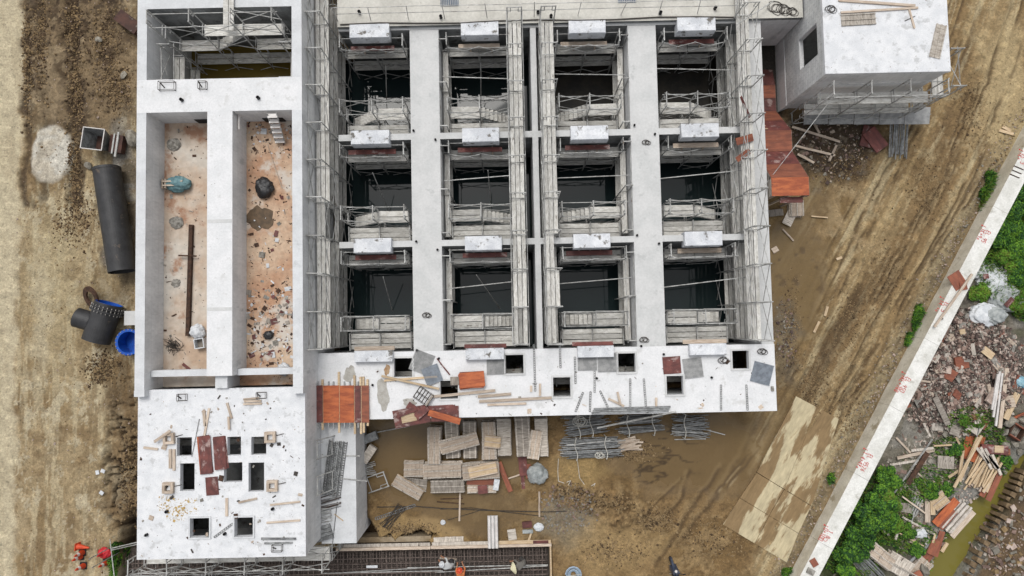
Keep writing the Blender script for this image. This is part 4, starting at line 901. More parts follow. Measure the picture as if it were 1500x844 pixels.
# --- orange deck bridging slab and roof
dk = thing('formwork_deck', 'orange and maroon plywood deck bridging the holed roof and the front slab', 'deck', (0, 0, 0))
DZ = SL+.12
for (a, b, m_) in ((449.5, 473, REDP), (473.5, 497, ORAP), (497.5, 519, ORAP), (519.5, 529, REDP), (529.5, 541, BRNP)):
    A, B = P(a, 565, DZ), P(b, 619, DZ); mb = MB().box(A.x, B.x, B.y, A.y, DZ, DZ+.025); mb.build('deck_panel', m_, dk)
for i, (x, y0, y1, m_) in enumerate(((451, 556, 640, TIMB), (472, 556, 630, TIMF), (496, 545, 634, TIMF), (519, 550, 636, TIMF), (528, 552, 636, TIMF), (532, 552, 634, TIMF), (538, 556, 624, TIMF))):
    A, B = P(x, y0, DZ), P(x, y1, DZ); MB().box(A.x-.05, A.x+.05, B.y, A.y, DZ-.095, DZ-.003).build('joist', m_, dk)
for x in (458, 465, 481, 488, 504, 512, 524):
    A, B = P(x, 559, DZ), P(x, 627, DZ); MB().box(A.x-.03, A.x+.03, B.y, A.y, DZ-.08, DZ-.004).build('steel_strap', STEELG, dk)
MB().box(P(451, 600, DZ).x, P(540, 600, DZ).x, P(500, 567, DZ).y-.05, P(500, 567, DZ).y+.05, SL+.001, DZ-.1).build('bearer', TIMB, dk)
# --- steel on the shelf
bun = thing('steel_plank_bundle', 'bundle of long perforated steel planks lying along the low shelf', 'steel bundle', (*P(492, 686, SH)[:2], SH+.004), R(-8))
for i in range(9):
    x = -.42+(i % 5)*.19; z = (i//5)*.07; mb = MB(); L = 2.7+U(-.15, .1)
    for s in (-1, 1): mb.box(x+s*.065-.015, x+s*.065+.015, -L/2, L/2, z, z+.06)
    for k in range(22): yy = -L/2+(k+.5)*L/22; mb.box(x-.06, x+.06, yy-.028, yy+.028, z+.03, z+.045)
    mb.build('perforated_plank', STEELD, bun)
rp = thing('rusty_pipe_pile', 'loose pile of thin rusty tubes lying across the low shelf', 'pipe pile', (*P(474, 738, SH)[:2], SH+.004), R(14))
for i in range(14):
    MB().tube((-.8+U(-.15, .1), -.32+.05*i, .03+.02*(i % 3)), (.8+U(-.1, .15), -.32+.05*i+U(-.12, .12), .03+.02*((i+1) % 3)), .022, 5).build('tube', RUST if i % 2 else STEELD, rp)
fr = thing('folded_frames', 'folded scaffold frames lying on the low shelf below the rusty tubes', 'frames', (*P(471, 757, SH)[:2], SH+.03), R(5))
for i in range(3):
    mb = MB(); y = -.3+.25*i
    mb.tube((-.5, y, 0), (.5, y+.05, 0), .022, 5); mb.tube((-.5, y+.2, 0), (.5, y+.2, 0), .022, 5); mb.tube((-.5, y, 0), (-.5, y+.2, 0), .022, 5); mb.tube((.5, y+.05, 0), (.5, y+.2, 0), .022, 5); mb.tube((-.4, y, 0), (.4, y+.2, 0), .014, 5)
    mb.build('frame', STEEL, fr, (0, 0, i*.05))
sp = thing('steel_panel_stack', 'stack of ribbed steel panels with a yellow end at the foot of the shelf', 'panel stack', (*P(471, 781, SH)[:2], SH+.004), R(16))
for i in range(4): MB().box(-.55, .55, -.36+i*.18, -.2+i*.18, 0, .14).build('panel', STEELD, sp)
MB().box(-.6, -.552, -.36, .34, 0, .14).build('end_board', TIMF, sp)
for k, (x, y, l) in enumerate(((464, 652, 'scaffold frame leaning against the chamber wall above the steel planks'), (463, 703, 'scaffold frame leaning against the chamber wall beside the steel planks'))):
    c = P(x, y, SH); o = ob('leaning_scaffold', frame_mesh(.9, 1.5), None, (-9.05, c.y, SH+.02), (0, R(-20), 0)); tag(o, l, 'frame')
pole(503, 668, 527, 668, SH, 'short bright tube overhanging the shelf edge, the upper of two', r=.03); pole(499, 701, 538, 705, SH, 'longer bright tube overhanging the shelf edge', r=.03)
pole(494, 735, 487, 797, SH, 'thin dark rod running to the south end of the shelf', r=.018, m=STEELD, z2=SH+.02); stick(490, 753, 503, 763, SH, 'tiny orange stick on the clear end of the shelf', m=TIMF, wd=.04, t=.03)
# against the shelf's pool side
for (x, y, dg, l, m_) in ((541, 641, 20, 'grey board leaning on the shelf beside the orange deck', STEELD), (541, 664, 55, 'pale boards leaning on the shelf above the tubes', TIMG)):
    panel(x, y, 26, 12, dg, .15, l, m_, t=.3)
for i in range(8): pole(525+U(-2, 2), 684+i*1.6, 549+U(-3, 3), 676+i*2.6, .12+.04*(i % 3), 'thin tube of the handful leaning beside the shelf', r=.022, group='tubes leaning beside the shelf')
o = ob('leaning_scaffold', frame_mesh(.8, 1.3), None, (*P(536, 712, .1)[:2], .1), (0, R(75), R(20))); tag(o, 'small scaffold frame lying in the mud beside the shelf', 'frame')
pole(549, 634, 600, 624, .05, 'straight bright tube lying in the pool by the hanging red sheet', r=.03)
# --- stacks of formwork panels
BW = .6
_fm = {}
def form_panel(L, W, m, flip=False):
    """one timber form: boards on battens, board joints open"""
    k = (round(L, 2), round(W, 2), m.name, flip)
    if k not in _fm:
        mb = MB(); n = max(3, int(L/.19))
        for i in range(n): x = -L/2+i*L/n; mb.box(x+.005, x+L/n-.005, -W/2+U(-.012, .012), W/2+U(-.012, .012), .0, .022)
        for y in ((-W/2+.04, 0, W/2-.04)): mb.box(-L/2, L/2, y-.028, y+.028, .0225, .06, 1)
        _fm[k] = mb.mesh('form_panel', [m, TIMG if m is not TIMF else TIMB])
    return _fm[k]
def form_stack(px, py, lpx, wpx, deg, z, n, label, m=TIMG, group='stacked timber form panels', lean=None, jit=.05):
    zt = z+n*.064; k = (CAM_H-zt)/FOC; c = P(px, py, zt)
    root = thing('form_panel_stack', label, 'panel stack', (c.x, c.y, z+.004), R(deg), group)
    L, W = lpx*k, wpx*k
    for i in range(n):
        top = i == n-1
        ob('form_panel', form_panel(L if not i % 3 else L-.04, W, m if random.random() < .75 else random.choice([TIMG, TIMD, TIMB])), root, (U(-jit, jit)*(0 if top else 1), U(-jit, jit)*(0 if top else 1), i*.064), (0, 0, R(U(-2.5, 2.5)*(0 if top else 1))))
    return root
FS = [(636, 653, 53, 18, 88, 13, 'tall form stack at the pool end of the row under the slab', TIMB), (662, 645, 53, 19, 92, 9, 'second form stack along the slab, crossed by a slanting panel', TIMD), (688, 645, 53, 18, 90, 9, 'third form stack along the slab, with the slanting panel\'s far end on it', TIMD),
      (716, 646, 54, 19, 91, 10, 'fourth form stack along the slab, carrying a small bright panel', TIMD), (738, 641, 53, 19, 91, 10, 'fifth form stack along the slab, touching the small bright panel', TIMG), (766, 641, 56, 20, 92, 11, 'sixth form stack along the slab, with an old grey top', TIMD), (793, 641, 55, 18, 90, 8, 'last form stack along the slab, beside the steel tubes', TIMG),
      (606, 688, 29, 21, 0, 8, 'short form stack at the pool end of the second row', TIMB), (648, 690, 55, 21, 0, 11, 'long form stack in the middle of the second row', TIMB), (704, 691, 53, 22, 3, 10, 'long form stack in the second row beside the red plank', TIMB), (655, 713, 48, 18, 0, 7, 'old grey form stack in the third row', TIMD), (706, 714, 42, 16, 0, 5, 'low form stack under red sheets in the third row', TIMB)]
for q in FS: form_stack(*q[:5], 0, q[5], q[6], q[7])
form_stack(673, 650, 57, 19, 14, .86, 2, 'slanting form panel laid across the first three stacks', TIMB, group=None); form_stack(721, 648, 23, 17, -8, .7, 2, 'small bright form panel lying across two stacks', TIMF, group=None)
form_stack(784, 652, 42, 17, 80, .55, 2, 'leaning form panel on the last stack along the slab', TIMB, group=None); form_stack(707, 689, 42, 17, 10, .68, 2, 'bright form panel lying askew on the second row', TIMF, group=None)
form_stack(597, 715, 46, 17, -30, .12, 2, 'bright form panel lying slantwise in the mud by the pool', TIMF, group=None); form_stack(608, 710, 34, 18, -8, 0, 1, 'grey form panel under the slantwise bright one', TIMD, group=None)
for k, (x, y, l_, w_, d, m_) in enumerate(((704, 706, 40, 8, -2, BRNP), (707, 717, 14, 12, 4, REDP), (727, 710, 16, 8, 80, BAGW))): panel(x, y, l_, w_, d, .36+.03*k, ['red brown strip on the low form stack', 'maroon square on the low form stack', 'white sheet hanging on the end of the low form stack'][k], m_)
stick(731, 677, 748, 720, .25, 'long red brown plank leaning beside the second row of stacks', wd=.26, t=.04, m=BRNP, name='plank', cat='plank', z2=.02)
panel(766, 682, 28, 12, 94, .02, 'dark red sheet lying beside the grey sack', REDP, t=.12); panel(774, 690, 20, 9, 98, .02, 'bright red sheet half under the grey sack', BRNP, t=.06); panel(766, 706, 20, 5, 94, .01, 'narrow red strip below the red sheets', REDP)
sack(787, 693, .48, .02, 'big pale grey sack near the red sheets', BAGG, seed=9, sq=(1, 1, .8))
for q in ((674, 722, 673, 763), (790, 720, 790, 757)): stick(*q, .03, 'slim upright-lying batten in the mud below the stacks', group='slim battens in the mud', wd=.09)
stick(738, 703, 762, 695, .05, 'short batten beside the leaning red brown plank', wd=.07); stick(640, 735, 680, 738, .02, 'dark thin bar below the old grey stack', m=RUST, wd=.04, t=.03); stick(645, 731, 678, 730, .02, 'second dark thin bar below the old grey stack', m=RUST, wd=.04, t=.03)
angle_strip(550, 760, 608, 740, .03, 'grey perforated strip lying over the rebar offcuts', wd=.13)
rb = thing('rebar_offcuts', 'fan of dark rebar offcuts on the mud bank', 'rebar', (*P(576, 757, .03)[:2], .03), R(55))
for i in range(16): a_ = R(U(-16, 16)); MB().tube((-.75*math.cos(a_), -.75*math.sin(a_)+U(-.3, .3), .02+.01*(i % 3)), (.75*math.cos(a_), .75*math.sin(a_)+U(-.3, .3), .03), .012, 4).build('bar', WIRE, rb)
# hoses in the mud
def hose(pts, z, label, m=WIRE, r=.02, name='hose', group=None):
    ps = [P(*p, z+r) for p in pts]; c = ps[0].copy(); ps = [p-c for p in ps]
    sm = []
    for a, b in zip(ps[:-1], ps[1:]):
        for i in range(5): sm.append(a.lerp(b, i/5)+Vector((0, 0, 0)))
    sm.append(ps[-1]); return tag(MB().path(sm, r, 5).build(name, m, None, c), label, name.replace('_', ' '), group)
hose([(552, 743), (610, 742), (650, 745), (720, 748), (800, 750), (830, 749)], .02, 'dark cable running across the mud to the gravel', r=.022)
hose([(645, 746), (690, 744), (740, 750), (800, 757)], .02, 'second dark cable below the stacks', r=.016); hose([(655, 762), (690, 752), (705, 747)], .02, 'short cable joining the two long ones', r=.014)
# items on the trench edge
c = P(722, 779, .32); rsx = thing('ribbed_sheet', 'white ribbed steel sheet lying on the timber edge of the trench', 'steel sheet', (c.x, c.y, .33), R(90))
MB().box(-.85, .85, -.275, .275, 0, .012).build('sheet', STEELG, rsx)
for yy in (-.19, 0, .19): MB().hexa([(-.85, yy-.075, .0125), (.85, yy-.075, .0125), (.85, yy+.075, .0125), (-.85, yy+.075, .0125), (-.85, yy-.055, .06), (.85, yy-.055, .06), (.85, yy+.055, .06), (-.85, yy+.055, .06)]).build('rib', REFL, rsx)
panel(750, 783, 15, 12, 98, .03, 'small pale board lying in the mud by the trench', TIMG, t=.04)
form_stack(657, 793, 43, 12, 1, .02, 1, 'weathered form panel lying along the trench edge', TIMG, group=None)
sack(789, 772, .24, .02, 'white plastic scrap near the trench', BAGW, sq=(1, .8, .3), seed=11, name='plastic_scrap', cat='scrap')
for i, (x, y, l_, w_, d, m_, lb) in enumerate(((772, 768, 14, 9, 5, REDP, 'red brick scrap heap near the trench'), (773, 778, 15, 5, 0, BAGG, 'grey block lying below the red scrap'), (792, 795, 22, 8, 0, REDP, 'row of red offcuts at the trench corner'))): panel(x, y, l_, w_, d, .02, lb, m_, t=.12)
stick(778, 781, 772, 798, .03, 'short batten pointing at the trench corner', wd=.1, m=TIMF); sack(649, 765, .12, .02, 'white litter on the mud bank edge', BAGW, seed=12, name='litter_scrap', cat='scrap')
# --- bundles of steel tubes
def tube_bundle(px0, py0, px1, py1, n, label, deg=0, fan=.15, layers=5, straps=((.25,), (.75,)), seed=1, h=.5):
    rs = random.Random(seed); zt = h; c = P((px0+px1)/2, (py0+py1)/2, zt*.6); k = (CAM_H-zt*.6)/FOC
    L, W = (px1-px0)*k, (py1-py0)*k
    root = thing('tube_bundle', label, 'tube bundle', (c.x, c.y, .03), R(deg), 'bundles of steel tubes beside the front slab')
    for i in range(n):
        ly = i*layers//n; y = rs.uniform(-W/2, W/2)*(1-.5*ly/layers); z = .03+ly*h/layers
        l = L*rs.uniform(.75, 1.0); o = rs.uniform(-.1, .1)*L; a = rs.gauss(0, fan)*.35
        MB().tube((o-l/2, y-a, z), (o+l/2, y+a, z+rs.uniform(0, .06)), .024, 6).build('tube', STEELD if rs.random() < .8 else STEEL, root)
    for (f,) in straps:
        x = -L/2+f*L; pts = [Vector((x+.06*math.sin(j), -W/2+j*W/7, h+.07+.04*math.sin(j*1.3)*0)) for j in range(8)]; pts = [Vector((x, -W/2-.03, .03))]+pts+[Vector((x, W/2+.03, .03))]
        MB().path(pts, .022, 5).build('strap', ROPE, root)
    return root
tube_bundle(822, 640, 908, 672, 60, 'biggest heap of strapped tubes, its far end toward the mud', deg=2, seed=1); tube_bundle(828, 606, 890, 640, 34, 'tube heap behind the biggest one, knotted with white rope', deg=6, seed=2, straps=((.3,), (.6,)))
tube_bundle(905, 607, 968, 638, 44, 'tube bundle with two thin white ties beside the offcuts', deg=3, seed=3, straps=((.22,), (.8,)), fan=.08); tube_bundle(986, 607, 1038, 641, 44, 'separate tube bundle at the end of the row by the wet mud', deg=-3, seed=4, straps=((.3,),), fan=.3)
pole(1036, 630, 1062, 637, .03, 'single tube sliding out of the last bundle', r=.026); pole(988, 644, 1034, 643, .03, 'single tube lying before the last bundle', r=.026)
coil(850, 617, .35, .62, 'white rope knot on the rear tube heap', m=ROPE, th=.018, name='rope', cat='rope'); coil(879, 667, .2, .62, 'white rope loop on the biggest tube heap', m=ROPE, th=.02, name='rope', cat='rope')
hose([(818, 672), (817, 690), (818, 705), (827, 708), (836, 704), (832, 712), (826, 709)], .02, 'white rope trailing from the tubes, the one by the sack', m=ROPE, r=.016, name='rope'); hose([(846, 676), (849, 700), (856, 710), (868, 716), (872, 708), (866, 712)], .02, 'white rope trailing from the tubes into the mud heap', m=ROPE, r=.016, name='rope')
wo = thing('offcut_pile', 'small pile of brown timber offcuts beside the tube bundles', 'timber pile', (*P(922, 650, .05)[:2], .01), R(8))
for i in range(16): ob('offcut', board_mesh(U(.7, 1.1), .1, .07, TIMB, 'offcut'), wo, (U(-.25, .25), -.32+.045*i*.9+U(-.03, .03), .04+.06*(i % 3)), (0, U(-.03, .03), U(-.25, .25)))

# ------------------------------------------------------------------ formwork stair against the east wall
fs = thing('stair_formwork', 'zigzag stair form of red and orange plywood against the basin\'s east wall', 'formwork', (0, 0, 0))
X0, X1 = 13.0, 14.85
Z0, Z1, Z2 = -.3, 1.6, 3.4
ya = P(1130, 125, Z0).y; yb = P(1130, 163, Z0).y; yc = P(1140, 191, Z1).y; yd = P(1140, 222, Z1).y; ye = P(1150, 260, Z2).y; yf = P(1150, 287, Z2).y
def ramp(name, m, x0, x1, y0, z0, y1, z1, t, parent):
    return MB().hexa([(x0, y1, z1-t), (x1, y1, z1-t), (x1, y0, z0-t), (x0, y0, z0-t), (x0, y1, z1), (x1, y1, z1), (x1, y0, z0), (x0, y0, z0)]).build(name, m, parent)
def cut(name, m, y0, z0, y1, z1, n, mats=None):
    for i in range(n):
        a, b = i/n, (i+1)/n-.006
        ramp(name, (mats or [m])[i % len(mats or [m])], X0, X1, y0+(y1-y0)*a, z0+(z1-z0)*a, y0+(y1-y0)*b, z0+(z1-z0)*b, .03, fs)
cut('landing_panel', BRNP, ya+3, Z0-.9, ya, Z0, 2, [REDP, REDP]); cut('landing_panel', BRNP, ya, Z0, yb, Z0, 2, [BRNP, REDP]); cut('flight_panel', REDP, yb, Z0, yc, Z1, 2, [BRNP, REDP])
cut('landing_panel', BRNP, yc, Z1, yd, Z1, 2, [BRNP]); cut('flight_panel', REDP, yd, Z1, ye, Z2, 2, [REDP, BRNP]); cut('landing_panel', ORAP, ye, Z2, yf, Z2, 1, [ORAP])
for nm, xx in (('side_form', X0-.03), ('side_form', X1+.002)):
    poly = [(ya, Z0-.05), (yb, Z0-.05), (yc, Z1-.05), (yd, Z1-.05), (ye, Z2-.05), (yf, Z2-.05), (yf, Z2-.45), (ye, Z2-.55), (yd, Z1-.6), (yc, Z1-.5), (yb, Z0-.4), (ya, Z0-.4)]
    n = len(poly); mb = MB(); mb.add([(xx, y, z) for y, z in poly]+[(xx+.03, y, z) for y, z in poly], [tuple(range(n)), tuple(range(2*n-1, n-1, -1))]+[(i, (i+1) % n, n+(i+1) % n, n+i) for i in range(n)]); mb.build(nm, TIMD, fs)
for y in (yf+.05, ye-.1, (yf+ye)/2): 
    for x in (X0+.15, (X0+X1)/2, X1-.1): MB().box(x-.045, x+.045, y-.045, y+.045, -.1, Z2-.04).build('prop', TIMB, fs)
for y in (yd+.05, yc-.1):
    for x in (X0+.15, X1-.1): MB().box(x-.045, x+.045, y-.045, y+.045, -.1, Z1-.04).build('prop', TIMB, fs)
for i in range(7):
    y = yb+(yc-yb)*(i+.4)/7; z = Z0+(Z1-Z0)*(i+.4)/7; MB().cbox((X0+.3, y, z+.04), (.7, .05, .04)).build('cleat', TIMF, fs)
MB().box(X0+.5, X1-.2, yf-.3, yf-.01, Z2-.35, Z2-.30).build('under_panel', REDP, fs)
form_stack(1168, 305, 24, 20, 90, 0, 6, 'pale form stack under the top of the red stair form', TIMB, group=None)
panel(1157, 318, 26, 14, 62, .15, 'grey board leaning below the red stair form', TIMG, t=.05)
panel(1135, 312, 24, 10, 5, .05, 'dark plank in the mud below the red stair form', TIMD, t=.05)
stick(1188, 317, 1212, 319, .03, 'slim batten sticking out by the pale form stack', wd=.07, m=TIMF); stick(1146, 336, 1162, 353, .03, 'loose brown batten in the wet mud by the east wall', wd=.08); panel(1135, 366, 9, 8, 30, .03, 'small square scrap in the wet mud by the east wall', TIMB, t=.05)
for q, l in (((1160, 186, 1230, 208), 'long timber leaning out from the red stair form, the upper of two'), ((1165, 214, 1222, 228), 'long timber leaning out from the red stair form, the lower of two'), ((1168, 226, 1192, 239), 'short timber beside the red stair form'), ((1225, 213, 1214, 236), 'grey board lying in the dark rubble'), ((1175, 150, 1200, 196), 'dark plank in the rubble under the block house')):
    stick(*q, .12, l, wd=.12, t=.06)
tag(MB().tube(P(1120, 272, SL+.02)-Vector((0, 0, 0)), P(1222, 140, 4.4), .016, 5).build('stay_cable', STEEL), 'taut white stay cable from the east wall up to the block house scaffold', 'cable')
panel(1270, 200, 32, 17, 75, .1, 'grey red plywood sheet leaning at the foot of the block house', REDP, t=.05); panel(1282, 205, 34, 22, 125, .18, 'worn red plywood sheet lying askew on another', REDP, t=.05)
tb = thing('standing_tube_row', 'row of grey tubes leaning under the block house scaffold', 'tube bundle', (*P(1313, 202, .1)[:2], .1))
for i in range(12): MB().tube((-.45+i*.085, -.95+U(-.25, .1), 0), (-.45+i*.085+U(-.05, .05), .95, .35+U(0, .1)), .035, 6).build('tube', STEELD, tb)
# lower fan deck of the block house scaffold
fd = thing('catch_deck', 'wide grey sheet deck hung low under the block house scaffold', 'deck', (0, 0, 0))
for i in range(5):
    a, b = P(1178+i*37, 158, .9), P(1213+i*37, 182, .7); ramp('deck_sheet', STEELG, a.x, b.x-.02, a.y, .95, b.y, .75, .03, fd)
for x in (1182, 1250, 1320, 1358):
    p = P(x, 170, .5); MB().tube((p.x, p.y, -.1), (p.x, p.y, .82), .026).build('post', STEEL, fd)
# boards on the block house roof
stick(1228, 1, 1340, 9, NEZ, 'long brown board along the roof of the block house, the upper of two', wd=.12); stick(1231, 19, 1344, 12, NEZ, 'long brown board meeting the other on the block house roof', wd=.1); stick(1331, 14, 1339, 42, NEZ, 'short board set crosswise on the block house roof', wd=.08)
form_stack(1258, 28, 52, 18, 2, NEZ, 1, 'pale form panel lying flat on the block house roof', TIMG, group=None); form_stack(1375, 60, 52, 16, 75, NEZ, 1, 'narrow slatted form panel near the road edge of the block house roof', TIMG, group=None)
stick(1325, 31, 1340, 24, NEZ, 'thin rod lying near the crosswise board', wd=.03, t=.03, m=WIRE, name='rod', cat='rod')
# red boards hanging in the east walkway
for q, l in (((1090, 205, 26, 11, 15, 3.5), 'brown red board wedged in the east walkway above another'), ((1088, 228, 24, 8, 35, 3.45), 'brown red board tilted in the east walkway below another')): panel(*q[:5], q[5], l, BRNP, t=.04, tilt=.25)
stick(1085, 142, 1098, 172, 4.6, 'faded red strip leaning on the upper east walkway', m=REDP, wd=.12, t=.03, name='strip', cat='board', z2=3.6)

# ------------------------------------------------------------------ west yard: pipes, skip, cones
pp = thing('black_pipe', 'big black coated steel pipe lying along the west side of the tank', 'pipe', (0, 0, 0))
a, b = P(156, 246, .7), P(179, 398, .7); d = (b-a); Lp = d.length
def hollow(r0, r1, L, n=40):
    mb = MB(); vs = []
    for (x, r) in ((-L/2, r0), (L/2, r0), (L/2, r1), (-L/2, r1)):
        for i in range(n): t = 2*math.pi*i/n; vs.append((x, r*math.cos(t), r*math.sin(t)))
    fs_ = []
    for k in range(4):
        for i in range(n): fs_.append((k*n+i, k*n+(i+1) % n, ((k+1) % 4)*n+(i+1) % n, ((k+1) % 4)*n+i))
    mb.add(vs, fs_); return mb
pp.location = (a+b)/2; pp.rotation_euler = (0, 0, math.atan2(d.y, d.x))
hollow(.68, .655, Lp).build('pipe_shell', BLACKP, pp, smooth=False)
hollow(.70, .681, .12).build('end_collar', BLACKP, pp, (-Lp/2+.08, 0, 0))
tee = thing('pipe_tee', 'black pipe tee with a bolted flange and blue lining lying by the tank', 'pipe fitting', (*P(150, 472, .75)[:2], .73), math.atan2(P(163, 443, .7).y-P(143, 500, .7).y, P(163, 443, .7).x-P(143, 500, .7).x))
hollow(.70, .66, 2.1).build('body', BLACKP, tee); hollow(.655, .64, 2.12).build('lining', BLUE, tee)
fl = hollow(.82, .701, .09).build('flange', BLACKP, tee, (.62, 0, 0)); hollow(.80, .701, .06).build('flange', BLACKP, tee, (.80, 0, 0))
for i in range(24):
    t = 2*math.pi*i/24; MB().tube((.50, .77*math.cos(t), .77*math.sin(t)), (.9, .77*math.cos(t), .77*math.sin(t)), .022, 6).build('bolt', BOLT, fl, (-.62, 0, 0))
hollow(.52, .48, .8).build('branch', BLACKP, tee, (-.15, .92, .1), (0, R(-8), R(90)))
gk = hollow(.62, .35, .10, 32); gk.build('x', RUST) if False else None
gk_o = gk.build('ribbed_ring', RUST, None, (*P(136, 436, .3)[:2], .45), (0, R(55), R(35))); tag(gk_o, 'brown ribbed ring leaning against the black pipe tee', 'ring')
bf = thing('blue_pipe_spool', 'short pipe spool with bright blue inside standing against the tank wall', 'pipe fitting', (*P(196, 501, .3)[:2], .0))
MB().lathe([(.60, 0), (.60, .75), (.70, .75), (.70, .83), (.56, .83), (.56, .02), (.001, .02)], 36).build('spool', BLUE, bf)
MB().lathe([(.615, .0), (.615, .74), (.715, .74), (.715, .80), (.72, .80), (.72, .74)], 36).build('outer_coat', BLACKP, bf)
for i in range(20): t = 2*math.pi*i/20; MB().tube((.66*math.cos(t), .66*math.sin(t), .8), (.66*math.cos(t), .66*math.sin(t), .87), .025, 6).build('bolt', BOLT, bf)
tag(MB().box(-.35, .35, -.38, .38, 0, .6).build('grey_block', CONC, None, (*P(193, 466, .5)[:2], 0)), 'grey concrete block between the pipe tee and the tank', 'block')
sk = thing('concrete_skip', 'open steel concrete skip with a pale rim tipped beside the tank', 'skip', (*P(142, 206, .6)[:2], .02), R(-8))
w0, w1, hh = .38, .58, .95
def tap(x0, y0, x1, y1, z0, z1, t=.03):
    pass
for i in range(4):
    MB().hexa([(-w0, w0-.03, 0), (w0, w0-.03, 0), (w0, w0, 0), (-w0, w0, 0), (-w1, w1-.03, hh), (w1, w1-.03, hh), (w1, w1, hh), (-w1, w1, hh)]).build('side_plate', STEELD, sk, rot=(0, 0, i*math.pi/2))
    MB().box(-w1-.01, w1-.02, w1-.03, w1+.01, hh, hh+.04).build('rim', REFL, sk, rot=(0, 0, i*math.pi/2))
MB().box(-w0, w0, -w0, w0, 0, .03).build('base_plate', SKIP, sk)
MB().box(w1+.05, w1+.75, -.5, .45, .1, .5).build('hinge_box', SKIP, sk); MB().box(w1+.45, w1+.55, -.75, .6, .5, .58).build('lift_bar', STEEL, sk); MB().box(w1+.25, w1+.33, -.6, .5, .5, .56).build('lift_bar', STEEL, sk)
stick(176, 24, 206, 46, .1, 'dark brown steel beam end poking out beside the tank', wd=.7, t=.3, m=SKIP, name='steel_beam', cat='steel beam')
for q in ((143, 692), (151, 690), (149, 722)): panel(*q, 6, 5, q[0]*7, .0, 'white litter on the slope beside the holed roof', BAGW, name='litter_scrap', cat='scrap', group='litter on the slope')
_cone = {}
def cone_at(px, py, label, m=CONE, lying=None, group='traffic cones'):
    c = P(px, py, 0); z = ground_z(c.x, c.y)
    root = thing('traffic_cone', label, 'traffic cone', (c.x, c.y, z), 0, group)
    b_ = MB().box(-.19, .19, -.19, .19, 0, .035).build('base', BLACK if lying is None else m, root)
    MB().lathe([(.155, .036), (.035, .70), (.03, .705), (.001, .705)], 18).build('body', m, root)
    if m is CONE and lying is None: MB().lathe([(.102, .37), (.075, .53)], 18).build('band', REFL, root)
    if lying is not None: root.rotation_euler = (0, R(82), R(lying)); root.location.z = z+.18
    return root
cone_at(116, 799, 'bright orange cone lying on its side above the others', lying=-5, group=None)
cone_at(121, 809, 'orange cone with a white band standing close behind another', group=None); cone_at(118, 815, 'orange cone with a white band standing close in front of another', group=None)
cone_at(122, 829, 'orange cone standing alone nearest the haul road', group=None); cone_at(156, 824, 'orange cone standing beside the two barrier poles below the red one', group=None)
rc_ = cone_at(154, 809, 'red cone draped with a red cloth by the barrier poles', m=CONER, group=None)
cl = sack(0, 0, .32, 0, 'x', CONER, name='cloth', sq=(1, .8, .5), seed=14); cl.parent = rc_; cl.location = (.08, .02, .1)
for kk in ('label', 'category'): del cl[kk]
br = thing('barrier_poles', 'barrier of tall steel tubes tied to the corner of the holed roof', 'barrier', (0, 0, 0))
for x, y, y2 in ((160, 800, 789), (164, 812, 796)): p = P(x+6, y, 0); MB().tube((p.x, p.y, ground_z(p.x, p.y)-.1), (p.x-.05, p.y, 2.0), .026).build('upright', STEEL, br)
a = P(163, 806, 1.5); b = P(203, 797, 2.4); MB().tube(a, b, .026).build('tie_tube', STEEL, br); MB().tube(a+Vector((0, .1, .05)), b+Vector((0, .12, .1)), .026).build('tie_tube', STEEL, br)
MB().tube(P(161, 790, .4), P(168, 850, 1.6), .026).build('tie_tube', STEEL, br)

# ------------------------------------------------------------------ rebar trench at the south
rm = thing('rebar_mat', 'dense dark rebar mat filling the trench along the south edge', 'rebar mat', (0, 0, 0))
x0, x1, yt, yb_ = -20.9, TR_X1-.12, TR_Y1-.15, -16.0
Lb = yt-yb_; me1 = MB().tube((0, -Lb/2, 0), (0, Lb/2, 0), .023, 5).mesh('rebar', REBAR)
n = int((x1-x0)/.26)
for i in range(n):
    x = x0+i*(x1-x0)/n+U(-.015, .015)
    ob('rebar', me1, rm, (x, (yt+yb_)/2+U(-.05, 0), -.36), (0, 0, U(-.006, .006)))
Lx = x1-x0; me2 = MB().tube((-Lx/2, 0, 0), (Lx/2, 0, 0), .023, 5).mesh('rebar', REBAR)
for i in range(22): ob('rebar', me2, rm, ((x0+x1)/2+U(-.05, .05), yt-.45-i*.25+U(-.02, .02), -.325))
lo = MB()
for i in range(int(n*.8)): x = x0+i*(x1-x0)/(n*.8); lo.tube((x, yb_, -.8), (x, yt, -.8), .016, 4)
for i in range(24): lo.tube((x0, yt-.2-i*.2, -.78), (x1, yt-.2-i*.2, -.78), .016, 4)
for i in range(130): x = x0+(i+.5)*(x1-x0)/130; lo.tube((x, yt, -.95), (x, yt+U(-.02, .02), .12+U(-.1, .05)), .014, 4); lo.tube((x, yt, .05), (x+U(-.02, .02), yt-.5, .02+U(-.05, .03)), .014, 4)
stuff(lo.build('lower_rebar', REBAR, rm))
for j, (px, py, l_) in enumerate(((560, 838, 6.5), (585, 834, 6.0), (700, 829, 7.5), (720, 833, 6.0))):
    c = P(px, py, -.28); tag(MB().tube((-l_/2, -.1*(j % 2), 0), (l_/2, .12*(j % 2), 0), .024, 6).build('steel_rod', STEEL, None, (c.x, c.y, -.27+.03*j)), 'long bright rod laid on top of the rebar mat', 'rod', 'bright rods on the rebar mat')
panel(545, 830, 16, 3.5, 0, -.24, 'small white strip lying on the rebar mat', BAGW)
tf = thing('trench_formwork', 'timber edge boards along the rebar trench', 'formwork', (0, 0, 0))
ey = TR_Y1
